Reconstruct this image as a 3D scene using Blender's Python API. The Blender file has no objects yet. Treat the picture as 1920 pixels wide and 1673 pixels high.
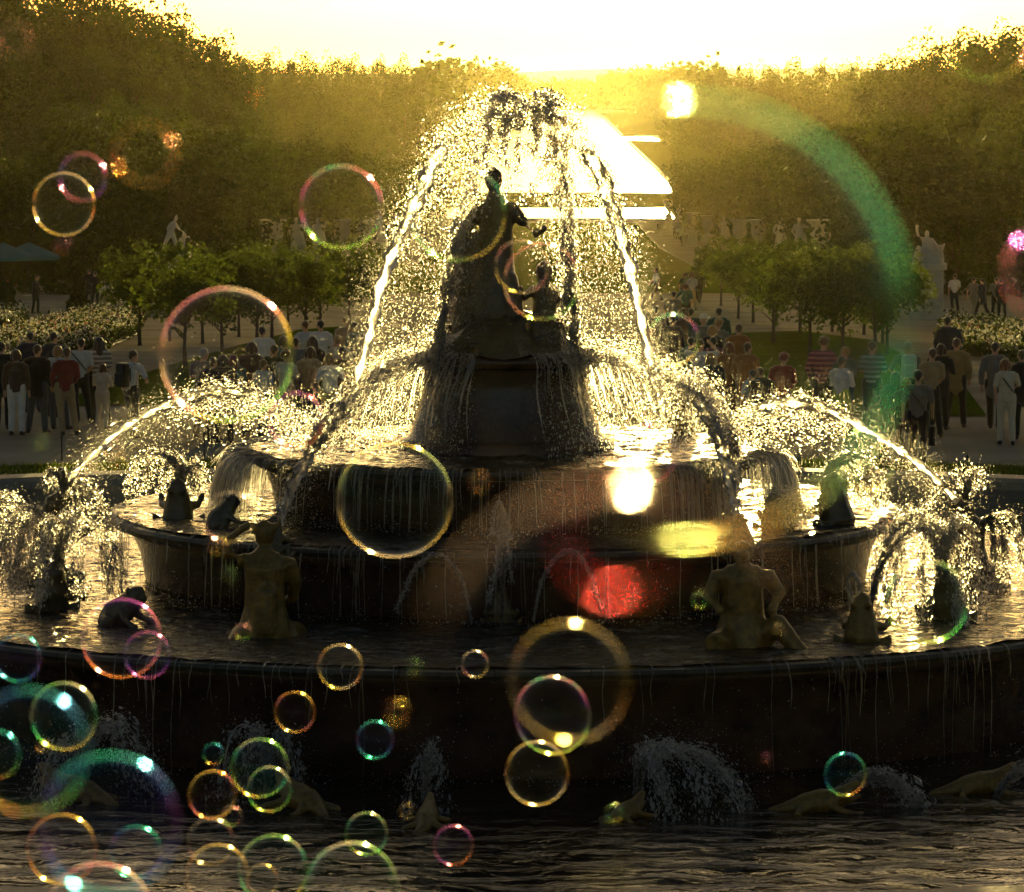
import bpy, bmesh, math, random
import numpy as np
from mathutils import Vector, Matrix, Euler, Quaternion
R = math.radians
scene = bpy.context.scene
C = scene.collection

# ------------------------------------------------------------------ camera
CAM = Vector((1.0, 0.0, 7.0))
PITCH, YAW, FPX = 4.94, 0.673, 8000.0
cam_d = bpy.data.cameras.new('camera')
cam = bpy.data.objects.new('camera', cam_d); C.objects.link(cam)
cam.location = CAM
cam.rotation_euler = Euler((R(90 - PITCH), 0, R(YAW)), 'XYZ')
cam_d.sensor_width = 36; cam_d.lens = 150
cam_d.clip_start = 0.05; cam_d.clip_end = 30000
cam_d.dof.use_dof = True; cam_d.dof.focus_distance = 62; cam_d.dof.aperture_fstop = 21.0
scene.camera = cam
CROT = cam.rotation_euler.to_matrix()

def ray(px, py):
    """direction (with unit forward component) of a picture point of the 1920 x 1673 photograph"""
    return CROT @ Vector(((px - 960) / FPX, -(py - 836.5) / FPX, -1.0))
def at(px, py, Y):
    """the point seen at (px, py) at world depth Y"""
    d = ray(px, py)
    return CAM + d * ((Y - CAM.y) / d.y)
def onz(px, py, z):
    d = ray(px, py)
    return CAM + d * ((z - CAM.z) / d.z)
def ppm(Y):
    return FPX / Y

# ------------------------------------------------------------------ sky, sun, exposure
sd = ray(1262, -235).normalized()
SUN_EL = math.asin(sd.z); SUN_AZ = math.atan2(sd.x, sd.y)
w = bpy.data.worlds.new('World'); scene.world = w; w.use_nodes = True
nt = w.node_tree; nt.nodes.clear()
sky = nt.nodes.new('ShaderNodeTexSky'); sky.sky_type = 'NISHITA'
sky.sun_disc = False; sky.sun_elevation = SUN_EL; sky.sun_rotation = SUN_AZ
sky.altitude = 100; sky.air_density = 0.6; sky.dust_density = 2.2; sky.ozone_density = 1.0
bg = nt.nodes.new('ShaderNodeBackground'); bg.inputs[1].default_value = 0.12
wo = nt.nodes.new('ShaderNodeOutputWorld')
wb = nt.nodes.new('ShaderNodeMixRGB'); wb.blend_type = 'MULTIPLY'; wb.inputs[0].default_value = 1; wb.inputs[2].default_value = (1.0, .95, .78, 1)   # warm evening white balance
nt.links.new(sky.outputs[0], wb.inputs[1]); nt.links.new(wb.outputs[0], bg.inputs[0]); nt.links.new(bg.outputs[0], wo.inputs[0])
sun_d = bpy.data.lights.new('sun', 'SUN'); sun_d.energy = 5.0; sun_d.angle = R(0.53)
sun_d.color = (1.0, 0.73, 0.24)
sun = bpy.data.objects.new('sun', sun_d); C.objects.link(sun)
sun.rotation_euler = (-sd).to_track_quat('-Z', 'Y').to_euler()
sun.location = (0, 0, 60)
vs = scene.view_settings
vs.view_transform = 'Standard'; vs.look = 'None'; vs.gamma = 1.0; vs.use_curve_mapping = False
vs.exposure = 0.3
cy = scene.cycles
cy.max_bounces = 24; cy.transmission_bounces = 20; cy.transparent_max_bounces = 96
cy.diffuse_bounces = 2; cy.glossy_bounces = 3; cy.volume_bounces = 0
cy.caustics_reflective = False; cy.caustics_refractive = True
cy.use_denoising = True
cy.sample_clamp_indirect = 6.0

# ------------------------------------------------------------------ helpers
rng = np.random.default_rng(7)
random.seed(7)
OBJ = bpy.data.objects

def tag(o, label=None, cat=None, group=None, kind=None):
    if label: o['label'] = label
    if cat: o['category'] = cat
    if group: o['group'] = group
    if kind: o['kind'] = kind
    return o
def link(name, me, parent=None):
    o = OBJ.new(name, me); C.objects.link(o)
    if parent is not None: o.parent = parent
    return o
def empty(name, loc=(0, 0, 0), rz=0.0, label=None, cat=None, group=None):
    o = OBJ.new(name, None); C.objects.link(o); o.empty_display_size = .2
    o.location = loc; o.rotation_euler = (0, 0, rz)
    return tag(o, label, cat, group)
def mk(name, v, f, m, smooth=False):
    me = bpy.data.meshes.new(name)
    me.from_pydata([tuple(p) for p in v], [], f)
    if m is not None: me.materials.append(m)
    if smooth: me.polygons.foreach_set('use_smooth', [True] * len(me.polygons))
    return me
def mknp(name, V, F, m, smooth=False):
    """mesh from arrays: V (n,3), F (k,3 or 4)"""
    V = np.asarray(V, dtype=np.float32); F = np.asarray(F, dtype=np.int32)
    me = bpy.data.meshes.new(name); k, s = F.shape
    me.vertices.add(len(V)); me.vertices.foreach_set('co', V.ravel())
    me.loops.add(k * s); me.loops.foreach_set('vertex_index', F.ravel())
    me.polygons.add(k); me.polygons.foreach_set('loop_start', np.arange(0, k * s, s, dtype=np.int32))
    me.polygons.foreach_set('loop_total', np.full(k, s, dtype=np.int32))
    if smooth: me.polygons.foreach_set('use_smooth', np.ones(k, dtype=bool))
    me.update(calc_edges=True); me.validate()
    if m is not None: me.materials.append(m)
    return me
def lathe(profile, segs=64, a0=0.0, a1=2 * math.pi):
    """profile [(r, z)] turned about Z"""
    full = abs(a1 - a0 - 2 * math.pi) < 1e-6
    n = segs if full else segs + 1
    v = []; f = []
    for i in range(n):
        a = a0 + (a1 - a0) * i / segs
        for r, z in profile: v.append((r * math.cos(a), r * math.sin(a), z))
    k = len(profile)
    for i in range(segs):
        j = (i + 1) % n
        for q in range(k - 1): f.append((i * k + q, j * k + q, j * k + q + 1, i * k + q + 1))
    return v, f
def box(cx, cy_, cz, sx, sy, sz, bev=0.0):
    """a box with chamfered vertical edges and top"""
    x, y = sx / 2, sy / 2; b = min(bev, x * .5, y * .5)
    def ring(ins, z):
        X, Y = x - ins, y - ins
        return [(cx - X + b, cy_ - Y, z), (cx + X - b, cy_ - Y, z), (cx + X, cy_ - Y + b, z), (cx + X, cy_ + Y - b, z),
                (cx + X - b, cy_ + Y, z), (cx - X + b, cy_ + Y, z), (cx - X, cy_ + Y - b, z), (cx - X, cy_ - Y + b, z)]
    z0, z1 = cz - sz / 2, cz + sz / 2
    rs = [ring(0, z0), ring(0, z1 - b), ring(b * .8, z1)]
    v = sum(rs, []); f = []
    for q in range(2):
        for i in range(8):
            j = (i + 1) % 8; f.append((q * 8 + i, q * 8 + j, q * 8 + 8 + j, q * 8 + 8 + i))
    f.append(tuple(range(16, 24))); f.append(tuple(reversed(range(8))))
    return v, f
def cat_vf(parts):
    V = []; F = []
    for v, f in parts:
        b = len(V); V += list(v); F += [tuple(i + b for i in q) for q in f]
    return V, F

# ------------------------------------------------------------------ materials
def newmat(name):
    m = bpy.data.materials.new(name); m.use_nodes = True
    nt = m.node_tree; nt.nodes.clear()
    o = nt.nodes.new('ShaderNodeOutputMaterial')
    return m, nt, o, nt.nodes.new, nt.links.new
def surf(name, c1, c2=None, scale=6.0, rough=.7, bump=0.0, bscale=None, spec=.4, detail=6, trans=0.0, sheen=0.0, coords='Object', metal=0.0, c3=None):
    """noise-mottled surface; trans adds a translucent share (leaves, thin cloth)"""
    m, nt, o, N, L = newmat(name)
    c2 = c2 or tuple(x * .7 for x in c1)
    tc = N('ShaderNodeTexCoord')
    nz = N('ShaderNodeTexNoise'); nz.inputs['Scale'].default_value = scale; nz.inputs['Detail'].default_value = detail
    nz.inputs['Roughness'].default_value = .62
    L(tc.outputs[coords], nz.inputs['Vector'])
    rp = N('ShaderNodeValToRGB'); e = rp.color_ramp.elements
    e[0].position = .32; e[0].color = (*c2, 1); e[1].position = .68; e[1].color = (*c1, 1)
    if c3:
        q = rp.color_ramp.elements.new(.5); q.color = (*c3, 1)
    L(nz.outputs['Fac'], rp.inputs['Fac'])
    b = N('ShaderNodeBsdfPrincipled')
    L(rp.outputs['Color'], b.inputs['Base Color']); b.inputs['Roughness'].default_value = rough
    b.inputs['Specular IOR Level'].default_value = spec; b.inputs['Metallic'].default_value = metal
    if sheen: b.inputs['Sheen Weight'].default_value = sheen
    if bump:
        n2 = N('ShaderNodeTexNoise'); n2.inputs['Scale'].default_value = bscale or scale * 4; n2.inputs['Detail'].default_value = 5
        L(tc.outputs[coords], n2.inputs['Vector'])
        bp = N('ShaderNodeBump'); bp.inputs['Strength'].default_value = min(1, bump); bp.inputs['Distance'].default_value = .02
        L(n2.outputs['Fac'], bp.inputs['Height']); L(bp.outputs['Normal'], b.inputs['Normal'])
    out = b.outputs[0]
    if trans:
        t = N('ShaderNodeBsdfTranslucent'); mx = N('ShaderNodeMixShader'); mx.inputs[0].default_value = trans
        L(rp.outputs['Color'], t.inputs['Color']); L(out, mx.inputs[1]); L(t.outputs[0], mx.inputs[2]); out = mx.outputs[0]
    L(out, o.inputs['Surface'])
    return m
def leafmat(name, c1, c2, scale, trans=.45, spec=.25):
    """leaves: mottled green, the light comes through them"""
    m, nt, o, N, L = newmat(name)
    tc = N('ShaderNodeTexCoord'); oi = N('ShaderNodeObjectInfo')
    nz = N('ShaderNodeTexNoise'); nz.inputs['Scale'].default_value = scale; nz.inputs['Detail'].default_value = 4
    L(tc.outputs['Object'], nz.inputs['Vector'])
    rp = N('ShaderNodeValToRGB'); e = rp.color_ramp.elements
    e[0].position = .3; e[0].color = (*c2, 1); e[1].position = .72; e[1].color = (*c1, 1)
    L(nz.outputs['Fac'], rp.inputs['Fac'])
    hs = N('ShaderNodeHueSaturation')
    mr = N('ShaderNodeMapRange'); mr.inputs['To Min'].default_value = .7; mr.inputs['To Max'].default_value = 1.25
    L(oi.outputs['Random'], mr.inputs['Value']); L(mr.outputs[0], hs.inputs['Value']); L(rp.outputs[0], hs.inputs['Color'])
    d = N('ShaderNodeBsdfPrincipled'); d.inputs['Roughness'].default_value = .5; d.inputs['Specular IOR Level'].default_value = spec
    t = N('ShaderNodeBsdfTranslucent'); mx = N('ShaderNodeMixShader'); mx.inputs[0].default_value = trans
    g = N('ShaderNodeMixRGB'); g.blend_type = 'MULTIPLY'; g.inputs[0].default_value = 1; g.inputs[2].default_value = (1.5, 1.35, .5, 1)
    L(hs.outputs[0], d.inputs['Base Color']); L(hs.outputs[0], g.inputs[1]); L(g.outputs[0], t.inputs['Color'])
    L(d.outputs[0], mx.inputs[1]); L(t.outputs[0], mx.inputs[2]); L(mx.outputs[0], o.inputs['Surface'])
    return m
def spraymat(name, tp=.4, tl=.4, rough=.5, ior=1.33):
    """clear broken water: part passes straight, part is bent, part is scattered through"""
    m, nt, o, N, L = newmat(name)
    p = N('ShaderNodeBsdfTransparent'); t = N('ShaderNodeBsdfTranslucent'); t.inputs[0].default_value = (1, 1, 1, 1)
    r = N('ShaderNodeBsdfRefraction'); r.inputs['Roughness'].default_value = rough; r.inputs['IOR'].default_value = ior
    g = N('ShaderNodeBsdfGlossy'); g.inputs['Roughness'].default_value = .25
    fr = N('ShaderNodeFresnel'); fr.inputs[0].default_value = 1.33
    a = N('ShaderNodeMixShader'); b = N('ShaderNodeMixShader'); c = N('ShaderNodeMixShader')
    a.inputs[0].default_value = tl; L(r.outputs[0], a.inputs[1]); L(t.outputs[0], a.inputs[2])
    b.inputs[0].default_value = tp; L(a.outputs[0], b.inputs[1]); L(p.outputs[0], b.inputs[2])
    L(fr.outputs[0], c.inputs[0]); L(b.outputs[0], c.inputs[1]); L(g.outputs[0], c.inputs[2]); L(c.outputs[0], o.inputs[0])
    return m
def watermat(name, base=(.012, .016, .012), sx=1.0, sy=1.0, scale=3.0, strength=.6, dist=.05, foam=0.0, rough=.08, fscale=1.2):
    m, nt, o, N, L = newmat(name)
    tc = N('ShaderNodeTexCoord'); mp = N('ShaderNodeMapping'); mp.inputs['Scale'].default_value = (sx, sy, 1)
    L(tc.outputs['Object'], mp.inputs['Vector'])
    nz = N('ShaderNodeTexNoise'); nz.inputs['Scale'].default_value = scale; nz.inputs['Detail'].default_value = 5; nz.inputs['Distortion'].default_value = .6
    L(mp.outputs[0], nz.inputs['Vector'])
    bp = N('ShaderNodeBump'); bp.inputs['Strength'].default_value = strength; bp.inputs['Distance'].default_value = dist
    L(nz.outputs['Fac'], bp.inputs['Height'])
    b = N('ShaderNodeBsdfPrincipled'); b.inputs['Base Color'].default_value = (*base, 1); b.inputs['Roughness'].default_value = rough; b.inputs['IOR'].default_value = 1.33
    L(bp.outputs[0], b.inputs['Normal'])
    if foam:
        n2 = N('ShaderNodeTexNoise'); n2.inputs['Scale'].default_value = fscale; n2.inputs['Detail'].default_value = 9; n2.inputs['Roughness'].default_value = .75
        L(tc.outputs['Object'], n2.inputs['Vector'])
        rp = N('ShaderNodeValToRGB'); rp.color_ramp.elements[0].position = .52; rp.color_ramp.elements[1].position = .72
        rp.color_ramp.elements[0].color = (*base, 1); q = base[0] + foam * .5; rp.color_ramp.elements[1].color = (q, q, q * .95, 1)
        L(n2.outputs['Fac'], rp.inputs[0]); L(rp.outputs[0], b.inputs['Base Color'])
    L(b.outputs[0], o.inputs[0])
    return m

GRAVEL = surf('gravel', (.36, .31, .23), (.25, .21, .15), .5, .95, .6, 30, spec=0, detail=9)
GRAVEL2 = surf('raked_gravel', (.42, .37, .28), (.30, .26, .19), .7, .95, .6, 30, spec=0, detail=9)
GRASS = surf('lawn_grass', (.10, .15, .016), (.065, .105, .011), .5, .95, .8, 20, spec=0, detail=9, trans=.4)
BLADE = leafmat('grass_blade', (.10, .14, .02), (.05, .08, .012), 1.5, .5)
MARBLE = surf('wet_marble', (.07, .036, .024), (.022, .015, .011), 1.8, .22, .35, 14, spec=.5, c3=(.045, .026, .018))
MARBLE2 = surf('mossy_marble', (.07, .055, .03), (.028, .025, .014), 3.0, .35, .6, 20)
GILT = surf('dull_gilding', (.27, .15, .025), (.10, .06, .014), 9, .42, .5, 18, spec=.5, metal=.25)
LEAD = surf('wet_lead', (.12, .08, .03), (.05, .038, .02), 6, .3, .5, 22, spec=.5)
EDGE = surf('edging_stone', (.42, .37, .27), (.28, .24, .17), 1.6, .9, .5, 25, spec=0)
STATUE = surf('white_marble', (.50, .46, .38), (.32, .29, .23), 2.5, .6, .4, 18)
STONE = surf('pedestal_stone', (.50, .45, .36), (.34, .30, .23), 1.6, .75, .5, 25)
BARK = surf('bark', (.10, .075, .05), (.05, .035, .022), 4, .9, .8, 16)
LEAF_TALL = leafmat('wood_leaves', (.060, .092, .014), (.024, .042, .008), .12, .36)
LEAF_AVE = leafmat('avenue_leaves', (.045, .066, .011), (.020, .034, .007), .3, .45)
LEAF_SMALL = leafmat('clipped_tree_leaves', (.075, .110, .016), (.032, .052, .010), .9, .5)
LEAF_BOX = leafmat('boxwood', (.035, .05, .012), (.018, .028, .008), 3, .3)
IRON = surf('dark_iron', (.03, .028, .025), (.02, .018, .016), 20, .5)
SPRAY = spraymat('spray_water', .70, .33, .5)
ROPE = spraymat('jet_water', .6, .35, .6)
SHEET = spraymat('falling_water', .74, .45, .5, 1.25)

# ------------------------------------------------------------------ terrain
PROF = [(-400, 0), (96, 0), (104, -.35), (247, -5.5), (400, -10.6), (523, -13.9), (719, -17), (1070, -22), (12000, -22)]
def zg(Y):
    return float(np.interp(Y, [p[0] for p in PROF], [p[1] for p in PROF]))
def gp(px, py, lift=0.0):
    """where the sight line through a picture point meets the terrain"""
    d = ray(px, py); lo, hi = 40.0, 9000.0
    f = lambda Y: CAM.z + d.z * (Y / d.y) - zg(Y)
    Y = lo
    while Y < hi and f(Y) > 0: Y *= 1.01
    a, b = Y / 1.01, Y
    for _ in range(30):
        m_ = (a + b) / 2
        if f(m_) > 0: a = m_
        else: b = m_
    p = at(px, py, b); p.z = zg(b) + lift
    return p
FX, FY, PR = 0.27, 55.0, 19.6            # fountain centre, pool radius

v = []; f = []
NS = 128
def sq(a, x0, x1, y0, y1):
    c, s = math.cos(a), math.sin(a); t = 1e9
    if c > 1e-9: t = min(t, (x1 - FX) / c)
    if c < -1e-9: t = min(t, (x0 - FX) / c)
    if s > 1e-9: t = min(t, (y1 - FY) / s)
    if s < -1e-9: t = min(t, (y0 - FY) / s)
    return (FX + c * t, FY + s * t)
angs = sorted([2 * math.pi * i / NS for i in range(NS)] + [math.atan2(dy, dx) % (2 * math.pi) for dx, dy in ((120, 41), (-120, 41), (120, -75), (-120, -75))])
n = len(angs)
for a in angs:
    v.append((FX + (PR + .5) * math.cos(a), FY + (PR + .5) * math.sin(a), 0)); q = sq(a, -120, 120, -20, 96); v.append((q[0], q[1], 0))
for i in range(n):
    j = (i + 1) % n; f.append((2 * i, 2 * i + 1, 2 * j + 1, 2 * j))
def strip(xs, ys):
    b = len(v)
    for y in ys:
        for x in xs: v.append((x, y, zg(y)))
    k = len(xs)
    for r in range(len(ys) - 1):
        for c in range(k - 1): f.append((b + r * k + c, b + r * k + c + 1, b + (r + 1) * k + c + 1, b + (r + 1) * k + c))
strip([-6000, -120], [-20, 96]); strip([120, 6000], [-20, 96]); strip([-6000, 6000], [-300, -20])
strip([-6000, -600, -120, -60, -13, 13, 60, 120, 600, 6000], [96, 104, 160, 247, 320, 400, 523, 719])
# beyond the lawn the ground is open where the round pool and the canal lie
strip([-6000, -120, -32, 20.6, 120, 6000], [800, 1000, 1070]); strip([-6000, -120, -32], [719, 800]); strip([20.6, 120, 6000], [719, 800])
strip([-6000, -300, -30.5], [1070, 1950, 2130, 3480]); strip([30.5, 60, 300, 6000], [1070, 1950]); strip([30.5, 300, 6000], [2130, 3480])
strip([200, 6000], [1950, 2130]); strip([-6000, -62], [3480, 3740]); strip([62, 6000], [3480, 3740])
strip([-6000, 6000], [3740, 6000, 11800])
# the turf beyond the avenue is grass, nearer ground is gravel
GROUND, nt_, o_, N_, L_ = newmat('ground')
tc = N_('ShaderNodeTexCoord'); sp = N_('ShaderNodeSeparateXYZ'); L_(tc.outputs['Object'], sp.inputs[0])
nz = N_('ShaderNodeTexNoise'); nz.inputs['Scale'].default_value = .35; nz.inputs['Detail'].default_value = 10; L_(tc.outputs['Object'], nz.inputs['Vector'])
r1 = N_('ShaderNodeValToRGB'); r1.color_ramp.elements[0].position = .3; r1.color_ramp.elements[1].position = .7
r1.color_ramp.elements[0].color = (.24, .20, .14, 1); r1.color_ramp.elements[1].color = (.38, .33, .24, 1); L_(nz.outputs[0], r1.inputs[0])
r2 = N_('ShaderNodeValToRGB'); r2.color_ramp.elements[0].color = (.045, .06, .016, 1); r2.color_ramp.elements[1].color = (.09, .11, .025, 1); L_(nz.outputs[0], r2.inputs[0])
gt = N_('ShaderNodeMath'); gt.operation = 'GREATER_THAN'; gt.inputs[1].default_value = 830; L_(sp.outputs['Y'], gt.inputs[0])
mx = N_('ShaderNodeMixRGB'); L_(gt.outputs[0], mx.inputs[0]); L_(r1.outputs[0], mx.inputs[1]); L_(r2.outputs[0], mx.inputs[2])
n2 = N_('ShaderNodeTexNoise'); n2.inputs['Scale'].default_value = 25; n2.inputs['Detail'].default_value = 4; L_(tc.outputs['Object'], n2.inputs['Vector'])
bp = N_('ShaderNodeBump'); bp.inputs['Strength'].default_value = .7; bp.inputs['Distance'].default_value = .02; L_(n2.outputs[0], bp.inputs['Height'])
bs = N_('ShaderNodeBsdfPrincipled'); bs.inputs['Roughness'].default_value = .95; bs.inputs['Specular IOR Level'].default_value = 0
L_(mx.outputs[0], bs.inputs['Base Color']); L_(bp.outputs[0], bs.inputs['Normal']); L_(bs.outputs[0], o_.inputs[0])
tag(link('ground', mk('ground', v, f, GROUND)), 'pale gravel and grass ground falling away behind the fountain', kind='structure')

# waters
def sheet(name, pts, z, m, label, kind='structure'):
    vv = [(p[0], p[1], z) for p in pts]
    o = link(name, mk(name, vv, [tuple(range(len(vv)))], m)); tag(o, label, kind=kind); return o
CANALW = watermat('canal_water', (.02, .025, .02), .5, .12, .5, .25, .05, rough=.12)
o = link('canal_water', mk('canal_water', [(-30.5, 1070, -22.3), (30.5, 1070, -22.3), (30.5, 1950, -22.3), (200, 1950, -22.3), (200, 2130, -22.3), (30.5, 2130, -22.3),
     (30.5, 3480, -22.3), (62, 3480, -22.3), (62, 3740, -22.3), (-62, 3740, -22.3), (-62, 3480, -22.3), (-30.5, 3480, -22.3), (-30.5, 2130, -22.3), (-30.5, 1950, -22.3)],
     [(0, 1, 2, 13), (2, 3, 4, 5), (13, 2, 5, 12), (12, 5, 6, 11), (11, 6, 7, 8, 9, 10)], CANALW))
tag(o, 'long bright canal running to the horizon', kind='structure')
sheet('pond_water', [(-32, 719), (20.6, 719), (20.6, 800), (-32, 800)], -17.35, CANALW, 'bright round pond at the foot of the long lawn')
def kerb(name, x0, x1, y0, y1, zf, h, m, parent):
    ys = sorted(set([y0, y1] + [p[0] for p in PROF if y0 < p[0] < y1])); vv = []; ff = []
    for y in ys:
        z = zf(y); vv += [(x0, y, z - .3), (x0, y, z + h), (x1, y, z + h), (x1, y, z - .3)]
    for i in range(len(ys) - 1):
        for q in range(4):
            ff.append((i * 4 + q, i * 4 + (q + 1) % 4, i * 4 + 4 + (q + 1) % 4, i * 4 + 4 + q))
    ff += [(3, 2, 1, 0), tuple(len(vv) - 4 + q for q in range(4))]
    return link(name, mk(name, vv, ff, m), parent)
canal_edge = empty('canal_coping', (0, 1070, -22), label='pale stone coping along the canal banks', cat='coping')
for x0, x1, y0, y1 in ((30.5, 31.6, 1070, 1950), (30.5, 31.6, 2130, 3480), (-31.6, -30.5, 1070, 3480), (-30.5, 30.5, 1068.8, 1070), (31.6, 200, 2130, 2131), (31.6, 200, 1949, 1950)):
    o = kerb('coping_run', x0, x1, y0, y1, zg, .25, STONE, canal_edge); o.matrix_parent_inverse = Matrix.Translation((0, -1070, 22))
pond_edge = empty('pond_coping', (0, 719, -17), label='pale stone coping round the far pond', cat='coping')
for x0, x1, y0, y1 in ((20.6, 21.5, 719, 800), (-32.9, -32, 719, 800), (-32.9, 21.5, 718, 719), (-32.9, 21.5, 800, 801)):
    o = kerb('coping_run', x0, x1, y0, y1, zg, .35, STONE, pond_edge); o.matrix_parent_inverse = Matrix.Translation((0, -719, 17))

# the long lawn and its stone edges
ys = [247, 290, 340, 400, 460, 523, 600, 690]
vv = []; ff = []
for y in ys:
    z = zg(y) + .05
    for x in (-13, -4, 4, 13): vv.append((x, y, z))
for i in range(len(ys) - 1):
    for c in range(3): ff.append((i * 4 + c, i * 4 + c + 1, i * 4 + 5 + c, i * 4 + 4 + c))
tag(link('lawn', mk('lawn', vv, ff, GRASS)), 'long green lawn running down towards the canal', kind='structure')
for x0, x1, side in ((13.004, 13.26, 'right'), (-13.26, -13.004, 'left')):
    o = kerb('lawn_edging', x0, x1, 247, 690, zg, .08, EDGE, None)
    tag(o, 'pale stone edging along the %s side of the long lawn' % side, 'edging', 'stone edgings of the long lawn')

# parterre lawns, laid a few millimetres above the gravel
def lawn_poly(px, label, m=GRASS, name='lawn', lift=.035):
    bm = bmesh.new(); bm.faces.new([bm.verts.new(gp(x, y, 0)) for x, y in px])
    for yc in (96, 104):
        bmesh.ops.bisect_plane(bm, geom=bm.verts[:] + bm.edges[:] + bm.faces[:], plane_co=(0, yc, 0), plane_no=(0, 1, 0))
    for q in bm.verts: q.co.z = zg(q.co.y) + lift
    bmesh.ops.triangulate(bm, faces=bm.faces[:])
    me = bpy.data.meshes.new(name); bm.to_mesh(me); bm.free(); me.materials.append(m)
    for p in me.polygons:
        if p.normal.z < 0: p.flip()
    o = link(name, me); tag(o, label, kind='structure'); return o
LAWN_L = [(110, 762), (205, 722), (300, 692), (420, 657), (560, 620), (660, 612), (640, 762)]
LAWN_R = [(1330, 782), (1330, 628), (1500, 622), (1640, 640), (1760, 700), (1850, 782)]
lawn_poly(LAWN_L, 'green parterre lawn behind the crowd on the left')
lawn_poly(LAWN_R, 'green parterre lawn behind the crowd on the right')
vv, ff = lathe([(PR + .95, .035), (PR + 3.7, .035)], 128)
o = link('grass_verge', mk('grass_verge', [(x + FX, y + FY, z) for x, y, z in vv], ff, GRASS)); tag(o, 'ring of mown grass round the fountain pool', kind='structure')

# hills on the horizon
xs = np.linspace(-5600, 5600, 120); vv = []; ff = []
for x in xs:
    h = 13 + 7 * math.sin(x * .0011 + 1) + 4 * math.sin(x * .0043) + 2 * math.sin(x * .013 + .4)
    vv += [(x, 6600, -22.5), (x, 7600, h * .55 - 6), (x, 8400, h), (x, 9600, -22.5)]
for i in range(len(xs) - 1):
    for q in range(3): ff.append((i * 4 + q, i * 4 + 4 + q, i * 4 + 5 + q, i * 4 + 1 + q))
tag(link('hills', mk('hills', vv, ff, surf('far_woodland', (.05, .06, .02), (.03, .04, .012), .01, .9), True)), 'low wooded hills along the horizon', kind='structure')

# ------------------------------------------------------------------ air
HZ, nt_, o_, N_, L_ = newmat('haze')
pv = N_('ShaderNodeVolumePrincipled'); pv.inputs['Color'].default_value = (1.0, .86, .38, 1); pv.inputs['Density'].default_value = .0000085
pv.inputs['Anisotropy'].default_value = .88; L_(pv.outputs[0], o_.inputs['Volume'])
x0, x1, y0, y1, z0, z1 = -6050, 6050, -320, 11900, -26, 52
vv = [(x, y, z) for z in (z0, z1) for y in (y0, y1) for x in (x0, x1)]
o = link('haze', mk('haze', vv, [(0, 2, 3, 1), (4, 5, 7, 6), (0, 1, 5, 4), (2, 6, 7, 3), (0, 4, 6, 2), (1, 3, 7, 5)], HZ)); tag(o, 'thin golden evening haze over the whole garden', kind='stuff')

# ------------------------------------------------------------------ grown figures: skeleton + radii -> one continuous skin
def skin_mesh(name, nodes, edges, m, sub=1, root=0, voxel=0.0, rot=None):
    """nodes {key: (x, y, z, r) or (x, y, z, rx, ry)}; edges of keys"""
    keys = list(nodes); ix = {k: i for i, k in enumerate(keys)}
    me = bpy.data.meshes.new(name + '_sk')
    me.from_pydata([nodes[k][:3] for k in keys], [(ix[a], ix[b]) for a, b in edges], [])
    o = OBJ.new(name + '_sk', me); C.objects.link(o)
    o.modifiers.new('skin', 'SKIN')
    sv = me.skin_vertices[0].data
    for i, k in enumerate(keys):
        n_ = nodes[k]; sv[i].radius = (n_[3], n_[4] if len(n_) > 4 else n_[3]); sv[i].use_root = (i == root)
    if voxel:
        r = o.modifiers.new('remesh', 'REMESH'); r.mode = 'VOXEL'; r.voxel_size = voxel; r.use_smooth_shade = True
        s = o.modifiers.new('smooth', 'SMOOTH'); s.factor = .5; s.iterations = 6
    if sub:
        s = o.modifiers.new('sub', 'SUBSURF'); s.levels = sub; s.render_levels = sub
    dg = bpy.context.evaluated_depsgraph_get()
    out = bpy.data.meshes.new_from_object(o.evaluated_get(dg)); out.name = name
    OBJ.remove(o); bpy.data.meshes.remove(me)
    out.materials.clear()
    if m is not None: out.materials.append(m)
    out.polygons.foreach_set('use_smooth', [True] * len(out.polygons))
    return out
def chain(*ks): return [(ks[i], ks[i + 1]) for i in range(len(ks) - 1)]
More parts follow.
